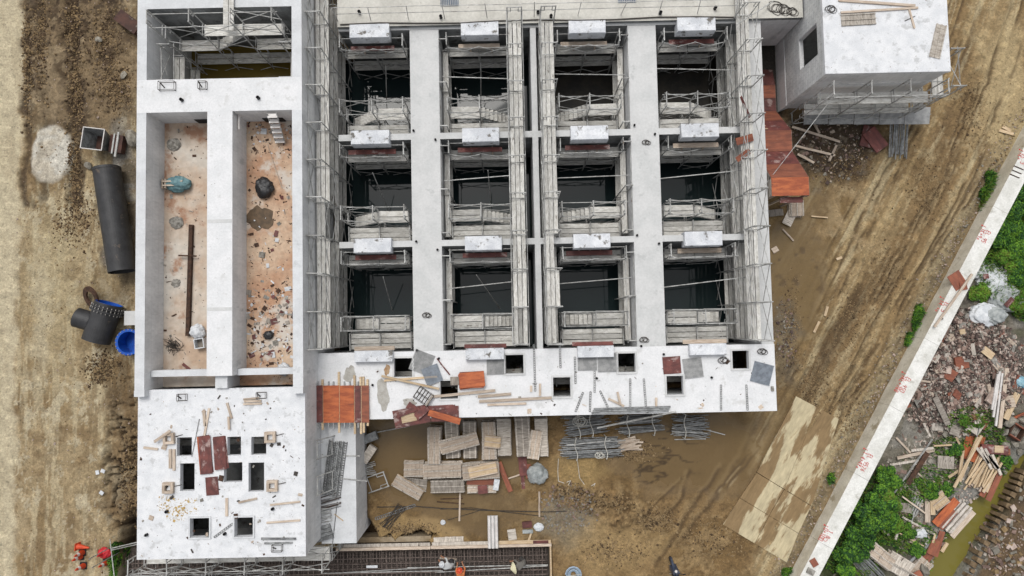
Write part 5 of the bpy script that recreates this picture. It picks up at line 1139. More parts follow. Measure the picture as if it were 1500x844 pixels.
for i, (xa, xb) in enumerate(((-9.6, -4.6), (-4.58, -1.2), (-1.18, TR_X1+.1))):
    MB().box(xa, xb, ey+.02, ey+.16, -.95, .2-.03*i+.05).build('edge_board', TIMB, tf); MB().box(xa+.05, xb-.03, ey+.165, ey+.34, .12-.02*i, .17-.02*i).build('top_board', TIMG if i < 2 else TIMF, tf)
MB().box(TR_X1, TR_X1+.08, -16, ey+.015, -.95, .2).build('edge_board', TIMF, tf)
part('blinding', mat('mud_stained_concrete', S(176, 160, 136), S(140, 122, 96), scale=1.2, rough=.95, rnd=0, bump=.3), tf, -9.6, -4.6, ey+.345, ey+.62, -.95, -.05)
# drum reel of hose at the trench corner
cr = thing('hose_reel', 'pale blue coil of hose lying beside the trench corner', 'hose coil', (*P(840, 841, .05)[:2], .03))
mb = MB(); pts = [Vector(((.16+.004*i)*math.cos(i*.5), (.16+.004*i)*math.sin(i*.5), .04+.05*((i//12) % 3))) for i in range(70)]; mb.path(pts, .03, 5); mb.build('coil', mat('pale_blue_hose', S(178, 196, 212), S(150, 170, 190), scale=8, rough=.5, rnd=0, bump=0), cr)
MB().tube((-.42, -.05, .2), (.42, .05, .2), .015, 5).build('tie', ROPE, cr)

# ------------------------------------------------------------------ workers on the rebar mat
def figure(px, py, z, rz, label, shirt, trousers, hat, hatm, hat_tilt=20):
    c = P(px, py, z+1.2)-Matrix.Rotation(R(rz), 3, 'Z') @ Vector((.56, 0, 0)); root = thing('person', label, 'person', (c.x, c.y, z), R(rz))
    V_ = dict(pel=(0, 0, .62), sp=(.12, 0, .86), ch=(.32, 0, 1.03), nk=(.44, 0, 1.09), hd=(.52, 0, 1.16), hd2=(.60, 0, 1.22),
              hl=(.0, .1, .60), kl=(.22, .14, .42), al=(-.02, .12, .09), tl=(.16, .13, .06), hr=(.0, -.1, .60), kr=(.25, -.15, .42), ar=(.0, -.12, .09), tr=(.18, -.13, .06),
              sl=(.34, .17, 1.02), el=(.45, .24, .78), wl=(.62, .16, .62), fl=(.70, .13, .55), sr=(.34, -.17, 1.02), er=(.47, -.24, .78), wr=(.64, -.15, .60), fr=(.71, -.12, .53))
    Rr = dict(pel=.15, sp=.14, ch=.15, nk=.06, hd=.085, hd2=.075, hl=.09, kl=.065, al=.045, tl=.035, hr=.09, kr=.065, ar=.045, tr=.035, sl=.065, el=.048, wl=.036, fl=.03, sr=.065, er=.048, wr=.036, fr=.03)
    E_ = [('pel', 'sp'), ('sp', 'ch'), ('ch', 'nk'), ('nk', 'hd'), ('hd', 'hd2'), ('pel', 'hl'), ('hl', 'kl'), ('kl', 'al'), ('al', 'tl'), ('pel', 'hr'), ('hr', 'kr'), ('kr', 'ar'), ('ar', 'tr'), ('ch', 'sl'), ('sl', 'el'), ('el', 'wl'), ('wl', 'fl'), ('ch', 'sr'), ('sr', 'er'), ('er', 'wr'), ('wr', 'fr')]
    ks = list(V_); me_ = bpy.data.meshes.new('body'); me_.from_pydata([V_[k] for k in ks], [(ks.index(a), ks.index(b)) for a, b in E_], [])
    o = ob('body', me_, root); md = o.modifiers.new('skin', 'SKIN')
    if not me_.skin_vertices: 
        try: me_.skin_vertices.new()
        except Exception: pass
    if me_.skin_vertices:
        for i, k in enumerate(ks): me_.skin_vertices[0].data[i].radius = (Rr[k], Rr[k]); me_.skin_vertices[0].data[i].use_root = (k == 'pel')
    sb = o.modifiers.new('sub', 'SUBSURF'); sb.levels = 2; sb.render_levels = 2; md.use_smooth_shade = True
    # clothing by height zone on the one body
    m_ = bpy.data.materials.new('clothes'); m_.use_nodes = True; N, L = m_.node_tree.nodes, m_.node_tree.links; bs = N['Principled BSDF']; bs.inputs['Roughness'].default_value = .9
    tc = N.new('ShaderNodeTexCoord'); sx = N.new('ShaderNodeSeparateXYZ'); L.new(tc.outputs['Object'], sx.inputs[0])
    g1 = N.new('ShaderNodeMath'); g1.operation = 'GREATER_THAN'; g1.inputs[1].default_value = .66; L.new(sx.outputs[2], g1.inputs[0])
    g2 = N.new('ShaderNodeMath'); g2.operation = 'GREATER_THAN'; g2.inputs[1].default_value = .56; L.new(sx.outputs[0], g2.inputs[0])
    x1_ = N.new('ShaderNodeMix'); x1_.data_type = 'RGBA'; L.new(g1.outputs[0], x1_.inputs[0]); x1_.inputs[6].default_value = (*trousers, 1); x1_.inputs[7].default_value = (*shirt, 1)
    x2_ = N.new('ShaderNodeMix'); x2_.data_type = 'RGBA'; L.new(g2.outputs[0], x2_.inputs[0]); L.new(x1_.outputs[2], x2_.inputs[6]); x2_.inputs[7].default_value = (*S(176, 128, 98), 1)
    L.new(x2_.outputs[2], bs.inputs['Base Color']); me_.materials.append(m_)
    for s in (-1, 1):     # gloved fingers reaching for the bars
        mb = MB()
        for k in range(5): mb.tube((.70, s*(.10+.014*k), .55), (.76+.012*(2-abs(k-2)), s*(.095+.018*k), .49), .009, 5)
        mb.build('fingers', SKIN, root)
    if hat == 'cone': MB().lathe([(.31, 0), (.30, .012), (.02, .20), (.001, .205)], 28).build('straw_hat', hatm, root, (.56, 0, 1.22), (0, R(hat_tilt), 0))
    else: MB().lathe([(.17, 0), (.165, .015), (.125, .02), (.12, .08), (.08, .135), (.001, .15)], 20).build('helmet', hatm, root, (.56, 0, 1.20), (0, R(40), 0))
    return root
figure(753, 832, -.30, 188, 'stooping worker in grey clothes and a pale conical straw hat', S(120, 116, 110), S(70, 68, 66), 'cone', STRAW, 68)
figure(647, 827, -.30, 150, 'stooping worker in a pale shirt and white helmet', S(210, 212, 212), S(60, 58, 60), 'helmet', BAGW)
figure(673, 836, -.30, 100, 'stooping worker in an orange shirt at the frame\'s south edge', S(222, 132, 78), S(80, 50, 46), 'helmet', CONE)
stick(644, 817, 669, 819, -.28, 'pink brown board lying on the rebar mat behind the workers', m=TIMB, wd=.1); pole(666, 819, 666, 832, -.28, 'short grey bar lying on the rebar mat behind the workers', r=.025)

# ------------------------------------------------------------------ parked motor scooter
a, b = P(981, 814, .3), P(996, 866, .3); d = b-a
ms = thing('motor_scooter', 'dark blue motor scooter with a black seat parked on the tan mud', 'scooter', (*((a+b)/2)[:2], 0), math.atan2(-d.y, -d.x))
zg = ground_z(ms.location.x, ms.location.y); ms.location.z = zg
for x in (.64, -.62):
    wl = MB().lathe([(.17, -.05), (.25, -.055), (.28, 0), (.25, .055), (.17, .05), (.17, -.05)], 24).build('tyre', BLACK, ms, (x, 0, .28), (R(90), 0, 0))
    MB().lathe([(.168, -.02), (.05, -.03), (.05, .03), (.168, .02)], 20).build('rim', STEEL, wl)
MB().hexa([(.38, -.09, .45), (.93, -.07, .42), (.93, .07, .42), (.38, .09, .45), (.40, -.07, .60), (.88, -.03, .56), (.88, .03, .56), (.40, .07, .60)]).build('front_fender', DKPAINT, ms)
MB().hexa([(.28, -.22, .30), (.50, -.17, .30), (.50, .17, .30), (.28, .22, .30), (.20, -.18, .98), (.38, -.13, .95), (.38, .13, .95), (.20, .18, .98)]).build('leg_shield', DKPAINT, ms)
MB().tube((.28, 0, .95), (.20, 0, 1.05), .1, 12, r2=.07).build('headlight_cowl', DKPAINT, ms); MB().lathe([(.08, 0), (.06, .05), (.001, .07)], 14).build('headlight', REFL, ms, (.36, 0, .98), (0, R(60), 0))
hb = MB().path([Vector((.12, -.36, 1.06)), Vector((.22, -.15, 1.03)), Vector((.22, .15, 1.03)), Vector((.12, .36, 1.06))], .018).build('handlebar', BLACK, ms)
for s in (-1, 1): MB().cbox((.2, s*.34, 1.22), (.03, .14, .08)).build('mirror', BLACK, hb); MB().tube((.18, s*.28, 1.05), (.2, s*.33, 1.22), .01, 5).build('mirror_stalk', BLACK, hb)
MB().box(-.25, .32, -.16, .16, .26, .33).build('footboard', BLACK, ms)
MB().hexa([(-.85, -.15, .45), (-.1, -.19, .33), (-.1, .19, .33), (-.85, .15, .45), (-.85, -.12, .72), (-.08, -.14, .70), (-.08, .14, .70), (-.85, .12, .72)]).build('rear_body', DKPAINT, ms)
MB().hexa([(-.75, -.13, .722), (-.05, -.12, .70), (-.05, .12, .70), (-.75, .13, .722), (-.72, -.10, .82), (-.08, -.08, .79), (-.08, .08, .79), (-.72, .10, .82)]).build('seat', BLACK, ms)
MB().box(-.98, -.86, -.09, .09, .6, .68).build('tail_light', CONER, ms)
MB().tube((.0, .1, .28), (-.05, .24, .0), .015, 5).build('stand', STEEL, ms)

# ------------------------------------------------------------------ concrete paving on the haul road
pv = thing('paving', 'pale concrete paving slabs half hidden under mud', 'paving'); del pv['label']; del pv['category']; struct(pv)
PVM = mat('muddy_paving', S(204, 190, 156), S(146, 122, 88), scale=.8, stretch=(.25, 1.0, 1), rough=.9, rnd=0, contrast=(.48, .525), bump=.2, detail=7, stain=S(126, 103, 70), stain_scale=.5, stain_t=.60, fine=.2)
ang = math.atan2(P(1060, 767).y-P(1170, 583).y, P(1060, 767).x-P(1170, 583).x)
LE = [(1166, 580), (1108, 692), (1083, 729), (1058, 768)]; RE = [(1228, 613), (1188, 741), (1169, 781), (1152, 824)]
o0 = P(1130, 700); pv.location = (o0.x, o0.y, 0); pv.rotation_euler = (0, 0, ang); inv = Matrix.Rotation(-ang, 3, 'Z')
for i in range(3):
    for j in range(2):
        f0, f1 = j*.5, (j+1)*.5
        def mixp(k, f): return P(*[LE[k][c]*(1-f)+RE[k][c]*f for c in (0, 1)])
        q = [mixp(i, f0), mixp(i, f1), mixp(i+1, f1), mixp(i+1, f0)]; cen = sum(q, Vector())/4
        q = [cen+(p-cen)*(1-.02/(p-cen).length) for p in q]
        MB().prism([tuple((inv @ (p-o0))[:2]) for p in q], -.25, .06+.006*((i+j) % 2)).build('paving_slab', PVM, pv)

# ------------------------------------------------------------------ red survey marks on the parapet top
GL = {'0': [[(0, 0), (1, 0), (1, 2), (0, 2), (0, 0)]], '1': [[(.2, 1.6), (.6, 2), (.6, 0)]], '2': [[(0, 1.7), (.5, 2), (1, 1.6), (0, 0), (1, 0)]], '4': [[(.8, 0), (.8, 2), (0, .7), (1, .7)]], '5': [[(1, 2), (.1, 2), (0, 1.1), (.8, 1.2), (1, .5), (.5, 0), (0, .2)]],
      '6': [[(.9, 2), (.1, 1), (.1, .1), (.9, .1), (.9, 1), (.1, 1)]], '7': [[(0, 2), (1, 2), (.4, 0)]], '8': [[(.5, 1), (0, 1.5), (.5, 2), (1, 1.5), (.5, 1), (0, .5), (.5, 0), (1, .5), (.5, 1)]], '9': [[(1, 1), (.1, 1.1), (.1, 1.9), (.9, 1.9), (.9, 1), (.6, 0)]],
      'E': [[(1, 2), (0, 2), (0, 0), (1, 0)], [(0, 1), (.8, 1)]], 'L': [[(0, 2), (0, 0), (.9, 0)]], '+': [[(.5, .4), (.5, 1.6)], [(0, 1), (1, 1)]], '.': [[(.4, 0), (.6, .1)]], 'K': [[(0, 0), (0, 2)], [(1, 2), (0, 1), (1, 0)]], 'Y': [[(0, 2), (.5, 1), (1, 2)], [(.5, 1), (.5, 0)]], 'o': [[(.2, .2), (.8, .2), (.8, .9), (.2, .9), (.2, .2)]]}
UPV = Vector((-WN.x, -WN.y, 0))     # letters stand away from the road
def mark(px, py, l1, l2, label):
    o = P(px, py, 1.0); mb = MB(); rs = random.Random(int(px))
    def line(txt, off, h):
        x = 0
        for ch_ in txt:
            for st in GL.get(ch_, []):
                pts = [o+WD*(x+p[0]*h*.42+rs.uniform(-.01, .01))+UPV*(off+p[1]*h*.5+rs.uniform(-.01, .01))+Vector((0, 0, .008)) for p in st]
                for a_, b_ in zip(pts[:-1], pts[1:]):
                    dd = (b_-a_).normalized(); nn = Vector((-dd.y, dd.x, 0))*.014
                    mb.add([a_-nn, b_-nn, b_+nn, a_+nn, a_-nn+Vector((0, 0, .002)), b_-nn+Vector((0, 0, .002)), b_+nn+Vector((0, 0, .002)), a_+nn+Vector((0, 0, .002))], [(4, 5, 6, 7), (0, 1, 5, 4), (1, 2, 6, 5), (2, 3, 7, 6), (3, 0, 4, 7)])
            x += h*.62
    line(l1, .34, .23); line(l2, .06, .23)
    c_ = o+WD*-.12; mb.tube(c_+UPV*0+Vector((0, 0, .006)), c_+UPV*.22+Vector((0, 0, .006)), .016, 5); mb.lathe([(.045, .004), (.03, .01), (.001, .011)], 10, 0, c_)
    mb.build('survey_mark', RED_INK, pw)['label'] = label
mark(1437, 333, 'EL.95', '1K+9o', 'red sprayed level mark on the wall above the white sacks')
mark(1264, 660, 'EL.9526', '1.4+4Yo', 'red sprayed level mark on the wall facing the rubble')
mark(1206, 772, '1.8.', '0+100', 'red sprayed level mark on the wall beside the shrubs')
mark(1320, 548, 'EL.950', '1KL+788', 'red sprayed level mark on the wall beside the rubble heap')
mark(1376, 438, 'EL.5', '14.+o', 'red sprayed level mark on the wall beside the long batten')
mark(1492, 222, 'EL.5', '1K+', 'red sprayed level mark on the wall beside the short bars')
c = P(1209, 790, 1.0); pts = [c+Vector((.1*math.cos(t*.6), .1*math.sin(t*.6), .012)) for t in range(12)]; MB().path(pts, .012, 4).build('survey_ring', RED_INK, pw)
for i, q in enumerate(((1485, 243, 1499, 249), (1482, 249, 1496, 255), (1479, 255, 1493, 261))): stick(*q, 1.0, 'dark short bar lying across the parapet wall', m=RUST, wd=.04, t=.03, name='short_bar', cat='steel bar', group='short bars on the parapet')
panel(1402, 411, 24, 20, 120, 1.0, 'red brown plywood sheet lying on top of the parapet wall', BRNP)
panel(1411, 419, 12, 10, 100, 1.05, 'small red offcut peeping from under the batten on the parapet wall', BRNP)
stick(1421, 402, 1366, 479, 1.0, 'long weathered batten lying along the top of the parapet wall', wd=.12, t=.07, lift=.12)
panel(1192, 824, 9, 11, 30, 1.0, 'orange scrap board on the parapet wall near the shrubs', BRNP, t=.06); panel(1187, 837, 11, 8, -30, 1.0, 'grey stone flake on the parapet wall near the shrubs', MORT, t=.08)
panel(1379, 467, 4, 3, 30, 1.0, 'tiny dark clip on the parapet wall', WIRE)
for q, l in (((1463, 191, 1484, 197), 'upper chip of pale timber by the haul road'), ((1468, 186, 1480, 192), 'lower chip of pale timber by the haul road')): stick(*q, .03, l, wd=.16, t=.05, m=TIMF)
for q in ((1212, 449, 1208, 463), (1200, 471, 1192, 487), (1225, 380, 1233, 377)): stick(*q, .04, 'pale wood chip lying on the haul road mud', wd=.13, t=.04, m=TIMF, group='wood chips on the haul road')

# ------------------------------------------------------------------ the overgrown dump beyond the parapet
def gz(px, py): p = P(px, py, -.2); return ground_z(p.x, p.y)
def dstick(q, label, wd=.1, t=.06, m=None, group=None, lift=0.0, name='timber', cat='timber'):
    z = max(gz(q[0], q[1]), gz(q[2], q[3]), gz((q[0]+q[2])/2, (q[1]+q[3])/2)); return stick(*q, z+lift, label, wd=wd, t=t, m=m, name=name, cat=cat, group=group)
def dpanel(px, py, l_, w_, deg, label, m, t=.03, lift=0.0, name='plywood_panel', cat='panel', tilt=0): return panel(px, py, l_, w_, deg, gz(px, py)+lift+.03, label, m, t=t, name=name, cat=cat, tilt=tilt)
DS = [((1312, 641, 1333, 663), 'brown batten near the wall at the foot of the rubble', .1, TIMB), ((1313.6, 671, 1368, 659), 'long brown beam below the rubble heap', .16, TIMB), ((1334, 660, 1367, 656), 'grey timber lying over the long brown beam', .13, TIMG), ((1303, 681, 1345, 674), 'grey pole on the ash below the rubble', .12, TIMG),
      ((1358, 663, 1329, 709), 'dark rust coloured beam pointing at the shrubs', .26, RUST), ((1367, 653, 1393, 651.6), 'pale thin timber meeting a yellowed one', .08, TIMF), ((1393, 651.6, 1403, 665), 'yellowed stick bent down to the weeds', .06, TIMF), ((1388.5, 699, 1403, 689.5), 'short pale stub beside the long pale planks', .12, TIMF),
      ((1321, 727, 1355, 752), 'pale batten crossing the small tube bundle', .08, TIMB), ((1321, 757, 1369, 783), 'weathered beam along the grassy ash', .1, TIMG), ((1312, 778, 1352, 799.5), 'thin pale stick over the weeds', .06, TIMF), ((1318, 768, 1311, 790), 'short grey stick crossing the thin pale one', .1, TIMG),
      ((1373, 785, 1330.5, 824), 'long light grey beam leaning toward the brown plywood', .12, STEELG), ((1369, 582, 1388, 622), 'purple grey plank at the lower edge of the rubble', .3, TIMD), ((1474, 539.5, 1463.5, 627), 'long brown post beside the white posts', .2, TIMB), ((1489.6, 576, 1472, 614), 'broad pale plank beside the brown post', .32, TIMF),
      ((1475, 616.5, 1502, 604.7), 'orange strip pointing at the open crate', .12, ORAP), ((1362, 640, 1352, 620), 'grey stick in the lower rubble', .1, TIMG), ((1399, 640, 1407, 655), 'pale short batten on the weeds', .1, TIMF), ((1340, 690, 1352, 700), 'little brown stick by the rust beam', .08, TIMB), ((1440, 600, 1430, 640), 'thin grey rod among the weeds', .03, STEELD)]
for i, (q, l, w_, m_) in enumerate(DS): dstick(q, l, wd=w_, m=m_, t=.07, lift=.02+.04*(i % 3))
for q, l in (((1437, 638, 1397, 714), 'longest pale plank lying over the orange sheet'), ((1432, 640, 1405, 705), 'second pale plank lying over the orange sheet'), ((1410, 659, 1405, 696), 'short pale plank beside the orange sheet')): dstick(q, l, wd=.15, m=TIMF, lift=.22)
dpanel(1424, 655, 40, 27, 68, 'broad orange plywood sheet under the pale planks', ORAP, lift=.05)
for q in ((1463.5, 544, 1454, 611), (1467, 546.6, 1457.6, 624), (1461, 548, 1452, 600)): dstick(q, 'long white post in the weeds below the rubble', wd=.1, m=REFL, t=.08, lift=.08, group='white posts', name='white_post', cat='post')
p_ = pole(1365.6, 643.6, 1310, 722, gz(1340, 680)+.15, 'long silvery tube slanting across the ash below the rubble', r=.045)
dpanel(1455, 658, 38, 13, -5, 'dark red board stack beside the orange sheet', REDP, t=.14, lift=.05); dpanel(1463, 658, 13, 10, -5, 'small yellow board on the dark red boards', TIMF, lift=.24); dpanel(1474, 662, 8, 9, 0, 'brown offcut at the end of the red boards', BRNP, t=.1)
dpanel(1384, 677, 23, 18, -5, 'broken grey slatted panel in the weeds', TIMD, t=.1, lift=.05); dpanel(1400, 627, 22, 14, 70, 'purple grey sheet lying on the weeds', TIMD, lift=.05); dpanel(1319, 743, 33, 13, -8, 'splintered grey board near the small tube bundle', TIMD, lift=.06)
dpanel(1447, 517, 18, 11, -40, 'pale tan board on top of the rubble heap', TIMF, lift=.25); dpanel(1409, 486, 8, 7, 10, 'pale square chip on the rubble heap', TIMF, lift=.25, t=.06)
tp = thing('timber_pile', 'heap of pale sticks piled beside the orange sheet', 'timber pile', (*P(1440, 690, -.1)[:2], gz(1440, 690)+.03), R(57))
for i in range(22): ob('stick', board_mesh(U(1.2, 2.3), U(.07, .12), .06, random.choice([TIMF, TIMB, TIMF]), 'stick'), tp, (U(-.3, .3), -.62+.057*i, .05+.07*(i % 3)), (0, U(-.04, .04), U(-.14, .14)))
for i in range(5): ob('stick', board_mesh(U(.8, 1.3), .14, .07, TIMG, 'stick'), tp, (.7+U(-.1, .1), -.3+.22*i, .28), (0, 0, U(.9, 1.3)))
for q, l in (((1437, 727, 1456, 692), 'brown orange plank beside the pale heap, the one nearer it'), ((1446.6, 733, 1464.7, 693), 'brown orange plank beside the pale heap, the one nearer the creek')): dstick(q, l, wd=.3, m=BRNP, t=.04, lift=.08)
cr_ = thing('open_crate', 'rusty open box tipped among the weeds near the stones', 'crate', (*P(1487, 632, 0)[:2], gz(1487, 632)+.02), R(-35))
for i in range(4): MB().box(-.36, .30, .30, .36, 0, .4).build('side', RUST if i % 2 else BRNP, cr_, rot=(0, 0, i*math.pi/2))
MB().box(-.3, .3, -.3, .3, 0, .03).build('base', TIMD, cr_)
# lower dump
form_stack(1377, 734, 24, 20, 35, gz(1377, 734), 4, 'white slatted panel stack above the orange plank', TIMF, group=None)
dstick((1358, 730, 1358, 765), 'broad pale board standing alone left of the white panel stack', wd=.28, m=TIMB, lift=.02); dstick((1365, 728, 1366, 754), 'broad pale board touching the white panel stack', wd=.24, m=TIMF, lift=.1)
dstick((1369, 768, 1401, 732), 'wide orange plank between white panels and white sticks', wd=.42, m=ORAP, t=.05, lift=.2); dstick((1376, 773, 1398, 748), 'red plank half under the wide orange one', wd=.38, m=BRNP, t=.05, lift=.1)
ws = thing('white_stick_stack', 'neat stack of white square sticks beside the wide orange plank', 'timber pile', (*P(1401, 758, 0)[:2], gz(1401, 758)+.02), R(46))
for i in range(8): ob('stick', board_mesh(1.75+U(-.1, .1), .09, .09, mat('whitewashed_timber', S(226, 218, 208), S(190, 180, 170), scale=4, rough=.9, rnd=.06, bump=.1), 'stick'), ws, (U(-.06, .06), -.42+.115*i, .05+(.09 if i % 2 else 0)))
MB().box(-.9, .9, -.75, -.46, .0, .08).build('board', TIMB, ws)
tb2 = thing('tube_bundle', 'small bundle of bright tubes lying on the ash', 'tube bundle', (*P(1342, 742, 0)[:2], gz(1342, 742)+.03), R(62))
for i in range(9): MB().tube((-.5+U(-.06, .06), -.3+.07*i, .03+.04*(i % 2)), (.5+U(-.06, .06), -.3+.07*i, .03+.04*(i % 2)), .026, 6).build('tube', STEEL, tb2)
MB().tube((-.95, -.2, .1), (.3, -.02, .12), .026, 6).build('tube', STEEL, tb2)
for q, l, w_, m_ in (((1380, 778, 1369, 815), 'long orange brown plank of the plywood heap by the creek', .3, BRNP), ((1372, 790, 1362, 812), 'middle orange brown plank of the plywood heap by the creek', .45, BRNP), ((1387, 795, 1379, 808), 'short pale board beside the plywood heap', .2, TIMF), ((1369, 783, 1366, 795), 'little pale strip on the plywood heap', .1, TIMF)): dstick(q, l, wd=w_, m=m_, lift=.12, t=.04)
dpanel(1372, 824, 30, 20, 62, 'big brown plywood sheet at the creek end of the heap', BRNP, lift=.06); dpanel(1357, 818, 22, 12, 55, 'red brown plywood offcut under the heap', BRNP, lift=.03)
for q in ((1280, 806, 34, 20, -38, 6, 'weathered form stack at the shrub side of the dump', TIMG), (1300, 822, 22, 20, -38, 8, 'dark edged form stack behind the big pale one', TIMB), (1318, 829, 38, 26, -32, 5, 'big pale form stack at the south end of the dump', TIMG), (1349, 834, 32, 22, 48, 3, 'form panels fanned beside the big pale stack', TIMB)): form_stack(*q[:5], gz(q[0], q[1]), q[5], q[6], q[7], group=None)
pole(1289, 816, 1345, 845, gz(1318, 829)+.42, 'long pale pole laid over the big pale form stack', r=.035, m=TIMG); dpanel(1344, 842, 12, 10, 30, 'red board end on the fanned form panels', BRNP, lift=.3)
tb3 = thing('tube_bundle', 'fan of grey tubes at the foot of the weathered form stack', 'tube bundle', (*P(1272, 832, 0)[:2], gz(1272, 832)+.03), R(-48))
for i in range(15): MB().tube((-.9+U(-.1, .1), -.4+.055*i, .03+.04*(i % 3)), (.9+U(-.1, .1), -.4+.055*i+U(-.1, .1), .03+.04*(i % 3)), .028, 6).build('tube', STEELD, tb3)
dpanel(1258, 803, 14, 14, 20, 'pale concrete lump beside the weathered form stack', CONC, t=.2); sack(1277, 786, .12, gz(1277, 786), 'white plastic bottle litter among the shrubs', BAGW, name='litter_scrap', cat='scrap', n=2)
sack(1348, 781, .32, gz(1348, 781), 'white torn sheet on the ash by the weeds', BAGW, name='plastic_sheet', cat='sheet', sq=(1, .7, .35), seed=21); dstick((1360, 790, 1355, 797), 'short white stick near the torn sheet', wd=.1, m=REFL)
# sacks by the wall
for i, (q, r_, l, m_) in enumerate((((1432, 396), .55, 'upper white sack against the wall', BAGW), ((1453, 392), .45, 'small white sack in the grass above the spread one', BAGW), ((1453, 413), .75, 'broad white sheet spread over the sacks', BAGW), ((1474, 437), .7, 'white sack with blue print in the grass', BAGG), ((1440, 461), .6, 'white sheet at the top of the rubble heap', BAGW), ((1457, 462), .42, 'grey white bucket lying beside the white sheet', BAGG))): sack(*q, r_, gz(*q), l, m_, name='rubbish_sack', cat='sack', sq=(1.25, .95, .32), seed=30+i)
dpanel(1444, 405, 8, 7, 10, 'maroon square lying on the white sheet', REDP, lift=.42); dpanel(1478, 443, 16, 7, 45, 'dark red stick on the printed sack', REDP, lift=.4)
sack(1494, 560, .3, gz(1494, 560), 'pale blue plastic litter at the edge of the rubble', mat('blue_plastic', S(170, 204, 214), S(120, 170, 190), scale=5, rough=.6, rnd=0, bump=.3), name='plastic_scrap', cat='scrap', sq=(1, 1, .4), seed=40)
# rubble, gravel, grass: what nobody could count
def indens(px, py, rx, ry, ang=0):
    c = P(px, py, 0); k = .037
    def f(x, y):
        u, v = (x-c.x)/(rx*k), (y-c.y)/(ry*k); d = u*u+v*v; return max(0, min(1, 1.6*(1-d)))
    return f
def field(label, name, px, py, rx, ry, n, mats, s0, s1, seed, flat=.4, side=None):
    c = P(px, py, 0); k = .037; f = indens(px, py, rx, ry)
    def dens(x, y):
        if side == 'dump' and (x-WA.x)*WN.x+(y-WA.y)*WN.y > -WALL_W-.1: return 0
        if side == 'road' and (x-WA.x)*WN.x+(y-WA.y)*WN.y < .15: return 0
        return f(x, y)
    return litter(name, c.x-rx*k, c.x+rx*k, c.y-ry*k, c.y+ry*k, lambda x, y: ground_z(x, y)-.02, n, mats, s0, s1, seed, dens, flat, label)
CLOD = mat('soil_clod', S(156, 132, 96), S(124, 102, 72), scale=3, rough=.95, rnd=0, bump=.3)
RB1 = mat('rubble_brown', S(158, 134, 122), S(112, 92, 84), scale=3, rough=.95, rnd=0, bump=.2); RB2 = mat('rubble_pale', S(206, 188, 176), S(172, 152, 140), scale=3, rough=.95, rnd=0, bump=.2); RB3 = mat('rubble_dark', S(102, 86, 80), S(72, 60, 56), scale=3, rough=.95, rnd=0, bump=.2)
field('heap of broken brown and grey rubble with wood chips', 'rubble', 1405, 545, 105, 100, 15000, [RB1, RB2, RB3, RB1, RB3, RB2, RB1, RB3, ROCK, TIMG], .03, .13, 51, .45, 'dump')
field('splintered boards and lumps sticking out of the rubble heap', 'wood_scraps', 1405, 545, 100, 92, 230, [TIMG, TIMB, RB2, RB1, BRNP, MORT], .16, .5, 58, .18, 'dump')
field('broken scraps and ash scattered across the dump', 'rubble', 1390, 720, 110, 130, 2600, [RB2, ROCK, TIMG, RB1, ROCK], .03, .2, 52, .4, 'dump')
field('coarse gravel in the middle of the muddy court', 'gravel', 832, 745, 46, 40, 1100, [ROCK, MORT, RB1], .02, .09, 53, .7)
field('dark broken rubble under the block house', 'rubble', 1215, 210, 75, 62, 900, [RB1, RB3, RB3, ROCK, TIMB], .03, .13, 54, .5); field('dark gravel by the east wall', 'gravel', 1150, 490, 18, 60, 600, [ROCK, RB3, RB1], .02, .09, 55, .7)
rs = random.Random(77); mb = MB()
for i in range(1500):
    t = rs.uniform(-12, 22); s = .12+abs(rs.gauss(0, .45)); p = WA+WD*t+WN*s; z = ground_z(p.x, p.y); q = rs.uniform(.02, .07)*(1 if rs.random() < .93 else 2)
    mb.cbox((p.x, p.y, z+q*.2), (q, q*.8, q*.6), Euler((rs.uniform(0, 1), rs.uniform(0, 1), rs.uniform(0, 6))).to_matrix(), rs.randrange(3))
stuff(mb.build('gravel', [ROCK, RB2, CLOD]))['label'] = 'small stones along the foot of the parapet wall'
rs = random.Random(78); mb = MB()
for i in range(900):
    px, py = rs.uniform(25, 200), rs.uniform(-20, 840); p = P(px, py); 
    if p.x > -17.6: continue
    z = ground_z(p.x, p.y); q = rs.uniform(.02, .06)*(1 if rs.random() < .95 else 2); mb.cbox((p.x, p.y, z+q*.2), (q, q*.8, q*.6), Euler((rs.uniform(0, 1), rs.uniform(0, 1), rs.uniform(0, 6))).to_matrix(), rs.randrange(3))
stuff(mb.build('clods', [CLOD, CLOD, RB2]))['label'] = 'soil clods and pebbles on the west yard'
def clods(label, boxes, n, s0, s1, seed, mats):
    rs_ = random.Random(seed); mb_ = MB()
    for k in range(n):
        px, py, rx, ry = rs_.choice(boxes); p = P(px+rs_.gauss(0, rx*.5), py+rs_.gauss(0, ry*.5))
        if -17.55 < p.x < 13.0 and p.y > -10.6 and not (-7.9 < p.x < 13 and p.y < -4.7): continue
        z = ground_z(p.x, p.y); s_ = rs_.uniform(s0, s1)*(1 if rs_.random() < .85 else 1.7)
        ax = [Vector((s_*rs_.uniform(.6, 1.2), 0, 0)), Vector((0, s_*rs_.uniform(.5, 1.0), 0)), Vector((0, 0, s_*rs_.uniform(.4, .8)))]; rot = Euler((rs_.uniform(-.5, .5), rs_.uniform(-.5, .5), rs_.uniform(0, 6))).to_matrix(); c_ = Vector((p.x, p.y, z))
        v = [c_+rot @ a_ for a_ in (ax[0], ax[1], -ax[0], -ax[1], ax[2], -ax[2])]
        mb_.add(v, [(0, 1, 4), (1, 2, 4), (2, 3, 4), (3, 0, 4), (1, 0, 5), (2, 1, 5), (3, 2, 5), (0, 3, 5)], rs_.randrange(len(mats)))
    stuff(mb_.build('clods', mats))['label'] = label
